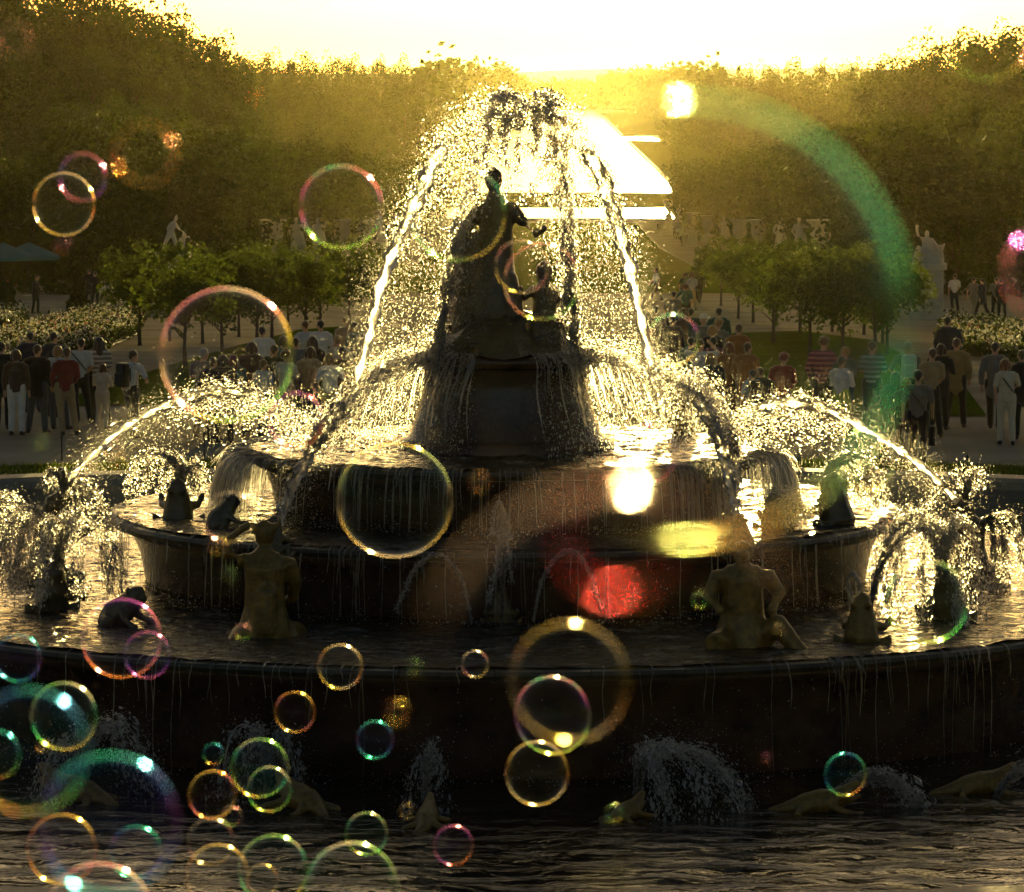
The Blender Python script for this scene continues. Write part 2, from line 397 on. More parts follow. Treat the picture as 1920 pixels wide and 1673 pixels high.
def sculpt(name, limbs, m, voxel=.02, blobs=(), jitter=0.0):
    """several tapering limbs fused into one continuous body by a voxel remesh; limbs: [[(x,y,z,r), ...], ...]"""
    V = []; F = []
    for pts in limbs:
        P = [Vector(p[:3]) for p in pts]; n = len(P); ring = []
        for i in range(n):
            d = (P[min(i + 1, n - 1)] - P[max(i - 1, 0)]).normalized()
            u = d.orthogonal().normalized(); w_ = d.cross(u)
            rx = pts[i][3]
            b = len(V); ring.append(b)
            for q in range(10):
                a = 2 * math.pi * q / 10; V.append(tuple(P[i] + (u * math.cos(a) + w_ * math.sin(a)) * rx))
        for i in range(n - 1):
            for q in range(10):
                F.append((ring[i] + q, ring[i] + (q + 1) % 10, ring[i + 1] + (q + 1) % 10, ring[i + 1] + q))
        for i, s in ((0, -1), (n - 1, 1)):
            d = (P[min(i + 1, n - 1)] - P[max(i - 1, 0)]).normalized() * s
            c = len(V); V.append(tuple(P[i] + d * pts[i][3] * .7))
            for q in range(10):
                a, b2 = ring[i] + q, ring[i] + (q + 1) % 10
                F.append((b2, a, c) if s < 0 else (a, b2, c))
    for (x, y, z, a, b, c) in blobs:
        base = len(V); nu, nv = 12, 8
        for j in range(nv + 1):
            t = math.pi * j / nv
            for i in range(nu):
                p = 2 * math.pi * i / nu; V.append((x + a * math.sin(t) * math.cos(p), y + b * math.sin(t) * math.sin(p), z + c * math.cos(t)))
        for j in range(nv):
            for i in range(nu): F.append((base + j * nu + i, base + (j + 1) * nu + i, base + (j + 1) * nu + (i + 1) % nu, base + j * nu + (i + 1) % nu))
    me = mk(name + '_raw', V, F, None); o = OBJ.new(name + '_raw', me); C.objects.link(o)
    r = o.modifiers.new('remesh', 'REMESH'); r.mode = 'VOXEL'; r.voxel_size = voxel; r.use_smooth_shade = True
    s = o.modifiers.new('smooth', 'SMOOTH'); s.factor = .5; s.iterations = 4
    dg = bpy.context.evaluated_depsgraph_get()
    out = bpy.data.meshes.new_from_object(o.evaluated_get(dg)); out.name = name
    OBJ.remove(o); bpy.data.meshes.remove(me)
    out.materials.clear(); out.materials.append(m)
    out.polygons.foreach_set('use_smooth', [True] * len(out.polygons))
    return out

# ------------------------------------------------------------------ the fountain
Z1, Z2, Z3, ZW = 2.22, 1.42, .53, -.75
pool = empty('pool_basin', (FX, FY, 0), label='low stone kerb round the wide fountain pool', cat='pool kerb')
vv, ff = lathe([(PR - .1, -1.3), (PR - .1, -.02), (PR - .02, .10), (PR + .1, .16), (PR + .75, .16), (PR + .85, .10), (PR + .85, -.1)], 160)
link('kerb_wall', mk('kerb_wall', vv, ff, surf('pool_kerb_stone', (.26, .22, .16), (.15, .125, .09), 1.5, .6, .5, 18)), pool)

fountain = empty('fountain', (FX, FY, 0), label='great round fountain of stacked dark marble basins with a drum on top', cat='fountain')
def basin(name, R0, z, zb, taper=.18):
    prof = [(R0 - .55 - taper, zb), (R0 - .5 - taper, zb + .12), (R0 - .34 - taper, zb + .18), (R0 - .32 - taper * .7, (z + zb) / 2), (R0 - .30, z - .24), (R0 - .18, z - .18), (R0 - .24, z - .08)]
    vv, ff = lathe(prof, 128)
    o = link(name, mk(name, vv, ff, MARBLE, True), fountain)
    vv, ff = lathe([(R0 - .32, z - .14), (.4, z - .14)], 96)
    link('basin_floor', mk('basin_floor', vv, ff, MARBLE2), o)
    ns = int(R0 * 6); da = 2 * math.pi / ns; gap = .004 / R0
    prof = [(R0 - .36, z - .132), (R0 - .16, z - .132), (R0 - .02, z - .11), (R0 + .015, z - .055), (R0 - .01, z - .012), (R0 - .10, z + .012), (R0 - .30, z + .006), (R0 - .36, z - .04), (R0 - .36, z - .132)]
    vv, ff = lathe(prof, 3, gap, da - gap)
    k = len(prof); ff += [tuple(range(k - 1)), tuple(reversed(range(3 * k, 4 * k - 1)))]
    me = mk('rim_stone', vv, ff, MARBLE2)
    for i in range(ns):
        s = link('rim_stone', me, o); s.rotation_euler = (0, 0, i * da); s.location = (0, 0, random.uniform(-.004, .004))
    return o
basin('lower_basin', 8.75, Z3, ZW - .4)
basin('middle_basin', 5.12, Z2, Z3 - .12, .12)
basin('upper_basin', 3.42, Z1, Z2 - .12, .10)
vv, ff = lathe([(1.42, Z1 - .1), (1.42, Z1 + .10), (1.28, Z1 + .16), (1.24, Z1 + .2), (1.14, Z1 + .5), (1.06, Z1 + .8), (1.04, Z1 + 1.04), (1.12, Z1 + 1.09), (1.20, Z1 + 1.13), (1.22, Z1 + 1.2), (1.16, Z1 + 1.25), (.3, Z1 + 1.27)], 72)
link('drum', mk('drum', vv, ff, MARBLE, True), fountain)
# rock under the statue
vv = []; ff = []; nu, nv_ = 40, 12
for j in range(nv_ + 1):
    t = j / nv_; r0 = 1.08 * (1 - t) ** .6 + .02
    for i in range(nu):
        a = 2 * math.pi * i / nu; k = 1 + .13 * math.sin(3 * a + 5 * t) + .10 * math.sin(7 * a - 3 * t) + .05 * math.sin(13 * a + 9 * t)
        vv.append((r0 * k * math.cos(a), r0 * k * math.sin(a), Z1 + 1.26 + .55 * t + .03 * math.sin(9 * a + 4 * t)))
for j in range(nv_):
    for i in range(nu): ff.append((j * nu + i, j * nu + (i + 1) % nu, (j + 1) * nu + (i + 1) % nu, (j + 1) * nu + i))
link('rock', mk('rock', vv, ff, MARBLE2), fountain)

# waters of the fountain
WAT = watermat('pool_water', (.008, .010, .009), 1, 1.5, 1.5, 1.0, .10, rough=.06)
WATF = watermat('basin_water', (.015, .015, .011), 1, 1.3, 4.5, 1.0, .16, foam=.32, rough=.12, fscale=1.6)
_rw = [(random.uniform(0, 6.28), 6.28 / l, random.uniform(0, 6.28), l * random.uniform(.5, 1)) for l in [.11, .13, .16, .19, .23, .28, .35, .45, .6, .8] * 2]
def ripple(x, y): return sum(h * math.sin((x * math.cos(d) + y * math.sin(d)) * k + p) for d, k, p, h in _rw)
def water_disc(name, R0, R1, z, m, label, amp=0.0, n=128, rings=1):
    vv = []; ff = []
    for q in range(rings + 1):
        r = R0 + (R1 - R0) * q / rings
        for i in range(n):
            a = 2 * math.pi * i / n
            vv.append((FX + r * math.cos(a), FY + r * math.sin(a), z + amp * ripple(r * math.cos(a), r * math.sin(a))))
    for q in range(rings):
        for i in range(n): ff.append((q * n + i, q * n + (i + 1) % n, (q + 1) * n + (i + 1) % n, (q + 1) * n + i))
    o = link(name, mk(name, vv, ff, m, True)); tag(o, label, kind='structure'); return o
water_disc('pool_water', 7.4, PR - .08, ZW, WAT, 'dark rippled water of the fountain pool', .0035, 420, 110)
water_disc('lower_basin_water', 4.5, 8.66, Z3 + .03, WATF, 'foaming water on the lowest basin', .009, 420, 60)
water_disc('middle_basin_water', 2.9, 5.04, Z2 + .03, WATF, 'foaming water on the middle basin', .011, 320, 34)
water_disc('upper_basin_water', 1.15, 3.34, Z1 + .03, WATF, 'foaming water on the top basin', .013, 240, 36)

# ---- statues of the fountain
def place(o, p, rz=0, s=1.0):
    o.location = p; o.rotation_euler = (0, 0, rz); o.scale = (s, s, s); return o
B = Z1 + 1.66
goddess = sculpt('goddess_statue', [
    [(-.10, .05, -.25, .42), (-.10, .03, .15, .40), (-.06, .0, .55, .30), (-.02, 0, .85, .22), (-.02, 0, 1.12, .215), (-.04, 0, 1.40, .22), (-.05, 0, 1.56, .12), (-.06, 0, 1.68, .075)],
    [(-.06, 0, 1.72, .10), (-.065, 0, 1.82, .125), (-.06, 0, 1.92, .10)], [(-.06, .10, 1.84, .09), (-.07, .15, 1.80, .05)],
    [(-.22, 0, 1.46, .10), (-.40, -.02, 1.22, .085), (-.52, -.06, 1.02, .07), (-.50, -.20, .86, .055)],
    [(.15, 0, 1.46, .10), (.32, -.04, 1.26, .08), (.48, -.10, 1.10, .065), (.60, -.14, 1.20, .05)],
    [(-.26, 0, 1.1, .10), (-.38, .05, .75, .17), (-.42, .05, .35, .2), (-.40, .0, -.2, .22)],
    [(.08, -.1, .55, .17), (.16, -.2, .25, .16), (.22, -.2, -.2, .16)]], LEAD, .028)
o = place(link('goddess_statue', goddess), (FX - .09, FY, B)); tag(o, 'dark robed goddess statue standing in the jets at the top of the fountain', 'statue')
child = sculpt('child_statue', [
    [(0, 0, .0, .15), (0, 0, .2, .14), (0, 0, .38, .13), (0, 0, .48, .06)], [(0, 0, .52, .085), (0, 0, .60, .105), (0, 0, .68, .085)],
    [(-.11, 0, .40, .06), (-.24, .0, .30, .05), (-.30, -.1, .42, .04)], [(.11, 0, .40, .06), (.22, -.02, .24, .05), (.20, -.14, .14, .04)],
    [(-.07, -.05, .05, .09), (-.13, -.28, .06, .075), (-.14, -.30, -.22, .055)], [(.07, -.05, .05, .09), (.15, -.28, .04, .075), (.17, -.30, -.24, .055)],
    [(0, .05, -.3, .24), (0, .03, 0, .2)]], LEAD, .02)
o = place(link('child_statue', child), (FX + .5, FY - .1, Z1 + 1.62), .2, 1.12); tag(o, 'seated child statue at the right knee of the goddess on the fountain top', 'statue')
o = place(link('child_statue', child), (FX - .55, FY - .1, Z1 + 1.52), -.7, .95); tag(o, 'small child statue half hidden by the robe on the left of the fountain top', 'statue')

# kneeling figure seen from behind, arms lifted
kneel = sculpt('kneeling_figure', [
    [(0, .05, -.18, .36), (0, .02, .10, .33), (0, 0, .38, .25), (0, 0, .62, .24), (0, .0, .84, .25), (0, 0, 1.0, .15), (0, -.02, 1.08, .09)],
    [(-.17, 0, .90, .12), (.17, 0, .90, .12)],
    [(0, .02, 1.13, .10), (0, .03, 1.24, .13), (0, .02, 1.34, .11)], [(-.10, 0, 1.30, .05), (-.16, .04, 1.36, .03)], [(.10, 0, 1.30, .05), (.17, .04, 1.36, .03)],
    [(-.26, 0, .92, .105), (-.42, .06, .98, .085), (-.44, .14, 1.14, .065), (-.26, .16, 1.28, .05), (-.16, .14, 1.33, .05)],
    [(.27, 0, .90, .11), (.36, .05, .66, .09), (.34, .20, .44, .07), (.24, .28, .40, .05)],
    [(-.2, .0, .0, .22), (-.32, -.25, -.1, .18), (-.28, -.55, -.2, .10)], [(.2, .0, .0, .22), (.36, .3, -.02, .18), (.42, .5, -.2, .12)],
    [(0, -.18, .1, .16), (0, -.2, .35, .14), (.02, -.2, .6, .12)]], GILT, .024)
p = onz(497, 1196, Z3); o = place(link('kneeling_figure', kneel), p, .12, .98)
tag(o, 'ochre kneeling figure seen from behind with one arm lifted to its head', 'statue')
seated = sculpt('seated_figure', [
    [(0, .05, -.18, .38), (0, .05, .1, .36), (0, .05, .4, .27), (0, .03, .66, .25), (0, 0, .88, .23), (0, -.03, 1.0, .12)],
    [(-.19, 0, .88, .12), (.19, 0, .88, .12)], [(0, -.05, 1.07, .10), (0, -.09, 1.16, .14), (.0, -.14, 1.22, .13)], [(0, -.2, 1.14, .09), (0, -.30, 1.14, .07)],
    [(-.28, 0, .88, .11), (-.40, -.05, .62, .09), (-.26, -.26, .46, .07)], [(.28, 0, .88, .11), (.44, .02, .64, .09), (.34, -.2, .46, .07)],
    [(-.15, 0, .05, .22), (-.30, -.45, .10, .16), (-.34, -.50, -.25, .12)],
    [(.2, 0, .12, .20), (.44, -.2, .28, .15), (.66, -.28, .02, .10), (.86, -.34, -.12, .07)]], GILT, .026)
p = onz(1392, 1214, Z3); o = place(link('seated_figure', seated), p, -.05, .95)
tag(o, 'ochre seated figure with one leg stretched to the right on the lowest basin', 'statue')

# figures with lifted heads at the two ends
def spouter(name, flip):
    s = -1 if flip else 1
    return sculpt(name, [
        [(0, 0, -.2, .30), (0, 0, .15, .27), (s * .02, 0, .45, .20), (s * .03, 0, .72, .21), (s * .05, 0, .86, .12)],
        [(s * .06, 0, .90, .11), (s * .10, 0, 1.0, .13), (s * .20, 0, 1.10, .10), (s * .28, 0, 1.17, .05)], [(s * .12, 0, 1.0, .09), (s * .24, 0, 1.02, .06), (s * .31, 0, 1.06, .035)],
        [(-s * .12, .05, .78, .10), (-s * .36, .05, .70, .075), (-s * .58, 0, .82, .055), (-s * .68, -.02, .92, .04)],
        [(s * .16, -.05, .76, .10), (s * .36, -.1, .58, .08), (s * .56, -.1, .66, .055), (s * .66, -.1, .74, .05)],
        [(s * .1, -.1, .05, .18), (s * .42, -.2, .02, .13), (s * .62, -.1, -.2, .10)], [(-s * .1, -.1, .05, .18), (-s * .40, -.25, .05, .13), (-s * .55, -.2, -.2, .10)]], LEAD, .022)
SPL = onz(88, 1090, Z3); SPR = onz(1822, 1088, Z3)
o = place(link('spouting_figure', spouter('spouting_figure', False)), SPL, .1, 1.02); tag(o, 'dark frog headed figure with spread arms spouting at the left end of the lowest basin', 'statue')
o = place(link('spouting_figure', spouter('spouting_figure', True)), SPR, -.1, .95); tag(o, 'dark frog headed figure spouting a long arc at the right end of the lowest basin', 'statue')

# frogs
frog_me = {}
def frog_shape(m):
    return sculpt('frog_statue', [
        [(0, .26, .10, .13), (0, .08, .18, .21), (0, -.12, .27, .17), (0, -.24, .36, .13), (0, -.34, .44, .09)],
        [(0, -.22, .31, .12), (0, -.38, .33, .06)],
        [(-.08, -.22, .45, .05), (-.09, -.2, .49, .035)], [(.08, -.22, .45, .05), (.09, -.2, .49, .035)],
        [(-.13, -.1, .2, .07), (-.23, -.16, .08, .05), (-.25, -.26, .0, .05), (-.27, -.34, -.02, .03)], [(.13, -.1, .2, .07), (.23, -.16, .08, .05), (.25, -.26, .0, .05), (.27, -.34, -.02, .03)],
        [(-.14, .2, .12, .10), (-.30, .04, .12, .085), (-.33, .24, .02, .06), (-.36, .02, -.02, .04)], [(.14, .2, .12, .10), (.30, .04, .12, .085), (.33, .24, .02, .06), (.36, .02, -.02, .04)]], m, .02)
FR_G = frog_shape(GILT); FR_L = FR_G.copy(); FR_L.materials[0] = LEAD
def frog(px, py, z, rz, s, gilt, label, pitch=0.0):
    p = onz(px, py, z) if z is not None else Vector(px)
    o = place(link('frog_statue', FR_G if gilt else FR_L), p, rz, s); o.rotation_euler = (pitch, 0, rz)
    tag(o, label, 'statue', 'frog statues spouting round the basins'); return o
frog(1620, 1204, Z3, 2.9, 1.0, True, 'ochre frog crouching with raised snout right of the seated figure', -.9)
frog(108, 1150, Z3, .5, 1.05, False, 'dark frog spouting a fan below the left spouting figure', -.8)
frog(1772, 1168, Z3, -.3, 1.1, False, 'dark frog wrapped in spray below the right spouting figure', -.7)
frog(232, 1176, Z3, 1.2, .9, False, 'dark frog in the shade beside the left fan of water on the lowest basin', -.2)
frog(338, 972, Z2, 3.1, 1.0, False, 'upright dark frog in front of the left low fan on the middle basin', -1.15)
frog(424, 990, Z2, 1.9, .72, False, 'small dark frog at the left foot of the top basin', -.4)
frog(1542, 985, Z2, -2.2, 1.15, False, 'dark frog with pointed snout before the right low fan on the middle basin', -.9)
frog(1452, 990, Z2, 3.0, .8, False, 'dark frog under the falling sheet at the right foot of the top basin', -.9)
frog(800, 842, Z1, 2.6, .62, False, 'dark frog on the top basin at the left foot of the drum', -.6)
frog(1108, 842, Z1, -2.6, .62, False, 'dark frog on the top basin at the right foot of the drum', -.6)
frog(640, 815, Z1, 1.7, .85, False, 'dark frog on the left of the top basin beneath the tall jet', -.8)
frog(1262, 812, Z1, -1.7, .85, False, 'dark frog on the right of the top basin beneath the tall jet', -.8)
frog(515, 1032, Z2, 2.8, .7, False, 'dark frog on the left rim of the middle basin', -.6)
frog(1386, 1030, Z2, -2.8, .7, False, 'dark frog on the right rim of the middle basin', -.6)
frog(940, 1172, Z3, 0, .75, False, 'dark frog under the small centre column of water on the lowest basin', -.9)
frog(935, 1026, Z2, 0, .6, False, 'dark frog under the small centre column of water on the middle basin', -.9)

# lizards of the pool, snouts up
liz = sculpt('lizard_statue', [
    [(-.62, .10, -.02, .05), (-.40, .02, .02, .10), (-.12, 0, .08, .17), (.14, 0, .12, .18), (.32, 0, .19, .13), (.46, 0, .28, .09), (.58, 0, .38, .05)],
    [(.34, 0, .15, .10), (.50, 0, .16, .07), (.62, 0, .20, .035)], [(.20, -.12, .08, .06), (.36, -.26, .02, .05), (.54, -.28, -.02, .05), (.62, -.24, .0, .03)],
    [(.20, .12, .08, .06), (.34, .28, .02, .05), (.48, .32, -.04, .04)], [(-.2, -.14, .04, .07), (-.30, -.30, 0, .05), (-.16, -.36, -.04, .04)], [(-.2, .14, .04, .07), (-.32, .3, 0, .05), (-.2, .36, -.04, .04)],
    [(-.2, 0, .18, .05), (.1, 0, .26, .05)]], GILT, .02)
for px, py, rz, s, lab in ((1172, 1535, 1.0, .62, 'ochre lizard spouting a broad plume in the pool at centre right'), (1528, 1520, .1, .78, 'large ochre lizard with open mouth spouting an arc in the pool'),
                           (1828, 1486, .25, .78, 'ochre lizard at the right edge of the pool'), (570, 1516, 2.2, .9, 'dark lizard in the pool beneath the left pair of bubbles'),
                           (800, 1548, 1.5, .7, 'dark lizard in the pool under the thin upright spray'), (150, 1500, 2.6, .9, 'dark lizard in the pool behind the cluster of bubbles at left')):
    o = place(link('lizard_statue', liz), onz(px, py, ZW), rz, s); tag(o, lab, 'statue', 'lizard statues in the pool')

# ------------------------------------------------------------------ running water
OCT = np.array([(1, 0, 0), (-1, 0, 0), (0, 1, 0), (0, -1, 0), (0, 0, 1), (0, 0, -1)], dtype=np.float64)
OF = np.array([(0, 2, 4), (2, 1, 4), (1, 3, 4), (3, 0, 4), (2, 0, 5), (1, 2, 5), (3, 1, 5), (0, 3, 5)])
def unit(a): return a / np.maximum(1e-9, np.linalg.norm(a, axis=-1, keepdims=True))
def drops_mesh(name, P, S, T=None, E=None, m=None):
    """P centres, S radii, T direction along which drop i is drawn out E times"""
    n = len(P)
    if T is None: T = rng.normal(size=(n, 3))
    if E is None: E = np.full(n, 1.3)
    T = unit(T + 1e-6); U = unit(np.cross(T, rng.normal(size=(n, 3)))); W = np.cross(T, U)
    sc = S[:, None] * rng.uniform(.7, 1.3, (n, 6))
    L = OCT[None, :, 0, None] * U[:, None, :] + OCT[None, :, 1, None] * W[:, None, :] + OCT[None, :, 2, None] * T[:, None, :] * E[:, None, None]
    V = P[:, None, :] + L * sc[:, :, None]
    F = (np.arange(n) * 6)[:, None, None] + OF[None]
    return mknp(name, V.reshape(-1, 3), F.reshape(-1, 3), m or SPRAY)
def spline(pts, k=40):
    P = np.array([tuple(at(*p)) for p in pts]); P = np.vstack([2 * P[0] - P[1], P, 2 * P[-1] - P[-2]])
    out = []
    for i in range(1, len(P) - 2):
        t = np.linspace(0, 1, k, endpoint=(i == len(P) - 3))[:, None]
        a, b, c, d = P[i - 1], P[i], P[i + 1], P[i + 2]
        out.append(.5 * ((2 * b) + (-a + c) * t + (2 * a - 5 * b + 4 * c - d) * t * t + (-a + 3 * b - 3 * c + d) * t ** 3))
    Q = np.vstack(out); s = np.r_[0, np.cumsum(np.linalg.norm(np.diff(Q, axis=0), axis=1))]
    return Q, s / s[-1]
def on_curve(Q, s, t):
    P = np.stack([np.interp(t, s, Q[:, i]) for i in range(3)], 1)
    P2 = np.stack([np.interp(np.minimum(1, t + .01), s, Q[:, i]) for i in range(3)], 1); P1 = np.stack([np.interp(np.maximum(0, t - .01), s, Q[:, i]) for i in range(3)], 1)
    return P, unit(P2 - P1)
def sizes(n, med=.0075, sig=.6, lo=.0022, hi=.03):
    return np.clip(med * np.exp(rng.normal(0, sig, n)), lo, hi)
def rope(name, Q, s, t1, r0, r1, m, parent, wob=.65):
    """the unbroken part of a jet: a lumpy, slightly twisting tube"""
    n = 90; t = np.linspace(0, t1, n); P, T = on_curve(Q, s, t)
    U = unit(np.cross(T, np.array([0, 1, .2]))); W = np.cross(T, U)
    V = []; F = []; k = 9; ph = rng.uniform(0, 6, 6)
    for i in range(n):
        tt = t[i] / t1; r = r0 + (r1 - r0) * tt
        if i == n - 1: r *= .1
        for q in range(k):
            a = 2 * math.pi * q / k
            rr = r * (1 + wob * (.5 * math.sin(3 * a + 40 * tt + ph[0]) + .5 * math.sin(2 * a - 63 * tt + ph[1]) + .6 * rng.normal() * .5))
            V.append(P[i] + (U[i] * math.cos(a) + W[i] * math.sin(a)) * rr)
    for i in range(n - 1):
        for q in range(k): F.append((i * k + q, i * k + (q + 1) % k, (i + 1) * k + (q + 1) % k, (i + 1) * k + q))
    return link(name, mknp(name, V, F, m, False), parent)
def jet(label, pts, n, w0, w1, core=.5, r0=.025, r1=.04, med=.0075, sag=0.0, group='jets of the fountain', bias=1.0, mist=0, extra=None):
    Q, s = spline(pts)
    e = empty('water_jet', tuple(Q[0]), label=label, cat='water jet', group=group)
    inv = Matrix.Translation(-Vector(Q[0]))
    if core > 0:
        o = rope('stream', Q, s, core, r0 * 1.1, r1 * 1.5, ROPE, e); o.matrix_parent_inverse = inv
    t = rng.uniform(0, 1, n) ** (bias * .8)
    # clots: droplets gather in strings
    nc = max(8, n // 25); ct = rng.uniform(0, 1, nc) ** .8; ci = rng.integers(0, nc, n)
    cl = rng.uniform(0, 1, n) < .55
    tt = np.where(cl, np.clip(ct[ci] + rng.normal(0, .012, n), 0, 1), t)
    lo = core * .62; tt = np.where(rng.uniform(size=n) < .05, tt, lo + (1 - lo) * tt)
    P, T = on_curve(Q, s, tt); w = w0 + (w1 - w0) * tt + .03 * (tt < core)
    co = rng.normal(0, 1, (nc, 3))
    off = np.where(cl[:, None], co[ci] * .9 + rng.normal(0, .28, (n, 3)), rng.normal(0, 1, (n, 3)))
    P = P + off * w[:, None]
    if sag: P[:, 2] -= rng.exponential(1, n) * sag * tt ** 1.5
    S = sizes(n, med) * (1.25 - .5 * tt)
    E = 1.2 + 3.2 * (1 - tt) * rng.uniform(0, 1, n) + np.where(cl, 1.2, 0)
    if mist:
        tm = rng.uniform(.1, 1, mist); Pm, Tm = on_curve(Q, s, tm)
        Pm = Pm + rng.normal(0, 1, (mist, 3)) * (w0 + (w1 - w0) * tm)[:, None] * 2.6; Pm[:, 2] -= rng.exponential(.16, mist)
        P = np.vstack([P, Pm]); S = np.r_[S, sizes(mist, .0042, .35, .002, .01)]; T = np.vstack([T, Tm]); E = np.r_[E, np.full(mist, 1.2)]
    o = link('spray', drops_mesh('spray', P, S, T, E), e); o.matrix_parent_inverse = inv; o['kind'] = 'stuff'
    return Q, s
def spray(name, label, P, S, T=None, E=None, cat='water'):
    o = link(name, drops_mesh(name, np.asarray(P), S, T, E)); return tag(o, label, kind='stuff')

# four tall jets that meet over the goddess
J1 = jet('tall golden jet on the left rising from the top basin to the fountain head', [(655, 770, 54.4), (688, 650, 54.6), (722, 515, 54.8), (775, 392, 55), (832, 275, 55), (890, 210, 55), (940, 205, 55)], 3200, .03, .12, .80, .044, .056, mist=2000, sag=.06)
J2 = jet('tall golden jet on the right rising from the top basin to the fountain head', [(1246, 785, 54.4), (1212, 640, 54.6), (1172, 470, 54.8), (1125, 330, 55), (1065, 225, 55), (1005, 195, 55)], 3200, .03, .12, .80, .044, .056, mist=2000, sag=.06)
J3 = jet('slim inner jet rising just left of the drum', [(806, 800, 53.7), (822, 660, 53.9), (848, 490, 54.2), (882, 345, 54.6), (925, 225, 55)], 5200, .02, .10, .3, .02, .03, sag=.12, mist=1500)
J4 = jet('slim inner jet rising just right of the drum', [(1100, 800, 53.7), (1078, 660, 53.9), (1066, 500, 54.2), (1058, 350, 54.6), (1035, 210, 55)], 5600, .02, .10, .3, .02, .03, sag=.12, mist=1500)
# crown of broken water
n = 5600
t = rng.uniform(0, 1, n); cx = np.where(rng.uniform(size=n) < .55, 945, 1018) + rng.normal(0, 24, n) + rng.normal(0, 44, n) * t
cyy = 172 + 9 * rng.normal(size=n) ** 2 * .6 + t * 230 * rng.uniform(.2, 1, n)
P = np.array([tuple(at(x, y, 55 + d)) for x, y, d in zip(cx, cyy, rng.normal(0, .28, n))])
hs = (np.sin(P[:, 0] * 31) + np.sin(P[:, 2] * 23 + P[:, 0] * 11) + np.sin(P[:, 2] * 9 - P[:, 0] * 17) > -.6)
P = P[hs]; n = len(P)
spray('water_crown', 'bursting head of broken water above the goddess', P, sizes(n, .011, .5), np.c_[rng.normal(0, .5, n), rng.normal(0, .3, n), np.full(n, -1.)], rng.uniform(1, 3.2, n))
for cx0, cy0, lab in ((946, 176, 'taller left tip of the bursting water above the goddess'), (1017, 186, 'right tip of the bursting water above the goddess')):
    n = 190; u = rng.uniform(0, 1, n); th = rng.uniform(-2.4, 2.4, n)
    P = np.array([tuple(at(cx0 + x, cy0 + y, 55 + d)) for x, y, d in zip(np.sin(th) * (6 + 26 * u) + rng.normal(0, 4, n), -8 + 55 * u ** 1.3 - 8 * np.cos(th) + rng.normal(0, 4, n), rng.normal(0, .1, n))])
    spray('water_crown', lab, P, sizes(n, .015, .5), np.c_[np.sin(th), rng.normal(0, .3, n), np.cos(th) - 1.2 * u], rng.uniform(1, 2.6, n))
# drizzle under the jets
Ps = []
for (Q, s), k in ((J1, 2900), (J2, 2900), (J3, 1700), (J4, 1700)):
    t = rng.uniform(.25, 1, k); P, T = on_curve(Q, s, t); top = P[:, 2]
    inw = (FX - P[:, 0]) * rng.uniform(-.06, .45, k); P[:, 0] += inw; P[:, 1] += rng.normal(0, .3, k)
    P[:, 2] = top - rng.uniform(0, 1, k) ** 1.2 * (top - Z1 - .1); Ps.append(P)
P = np.vstack(Ps); spray('drizzle', 'fine drizzle falling inside the four tall jets', P, sizes(len(P), .0048, .4, .002, .012), np.tile([0, 0, -1.], (len(P), 1)) + rng.normal(0, .2, (len(P), 3)), rng.uniform(1, 2.4, len(P)))

# arching jets from the middle basin on to the drum
J5 = jet('arching jet from the left rim of the middle basin over on to the drum', [(516, 1003, 50.6), (545, 925, 51.2), (590, 835, 52), (648, 752, 52.8), (715, 692, 53.4), (785, 655, 53.9), (840, 640, 54.2)], 5200, .02, .12, .55, .03, .055, sag=.10, mist=1600)
J6 = jet('arching jet from the right rim of the middle basin over on to the drum', [(1388, 1008, 50.6), (1372, 915, 51.2), (1345, 815, 52), (1300, 738, 52.8), (1235, 690, 53.4), (1160, 655, 53.9), (1095, 640, 54.2)], 5200, .02, .12, .55, .03, .055, sag=.10, mist=1600)
jet('short bright arching jet right of the top basin', [(1392, 930, 52.5), (1365, 800, 53), (1325, 728, 53.5), (1275, 702, 54), (1240, 730, 54.3), (1225, 790, 54.5)], 3600, .02, .13, .25, .02, .03, sag=.08, mist=900)
# umbrella sheets falling from the drum
def umbrella(a0, a1, label, n, nst):
    e = empty('water_curtain', (FX, FY, Z1), label=label, cat='water curtain', group='water curtains of the basins'); inv = Matrix.Translation((-FX, -FY, -Z1))
    a = rng.uniform(a0, a1, n); t = rng.uniform(0, 1, n); reach = 1.2 + 1.25 * (.55 + .45 * rng.uniform(0, 1, n)) * t + .06 * rng.normal(size=n)
    z = Z1 + 1.30 + .10 * t - 1.42 * t ** 2.2 - rng.exponential(.08, n) * t
    low = rng.uniform(size=n) < .45
    z = np.where(low, Z1 + .08 + (z - Z1 - .08) * rng.uniform(0, 1, n), z)
    P = np.c_[FX + reach * np.cos(a), FY + reach * np.sin(a), z]
    o = link('spray', drops_mesh('spray', P, sizes(n, .0062, .45), np.c_[np.cos(a), np.sin(a), -2.5 * t], rng.uniform(1, 3, n)), e); o.matrix_parent_inverse = inv; o['kind'] = 'stuff'
    paths = []
    for i in range(nst):
        a_ = rng.uniform(a0, a1); r_ = 1.22 + rng.uniform(.4, 1.2); tt = np.linspace(0, rng.uniform(.5, 1), 12)
        rr = 1.22 + (r_ - 1.22) * tt; zz = Z1 + 1.30 + .08 * tt - 1.35 * tt ** 2.2; aa = a_ + .02 * np.sin(tt * 9 + a_)
        paths.append((np.c_[FX + rr * np.cos(aa), FY + rr * np.sin(aa), zz], rng.uniform(.006, .016)))
    o = link('strands', strands('strands', paths, SHEET), e); o.matrix_parent_inverse = inv; o['kind'] = 'stuff'
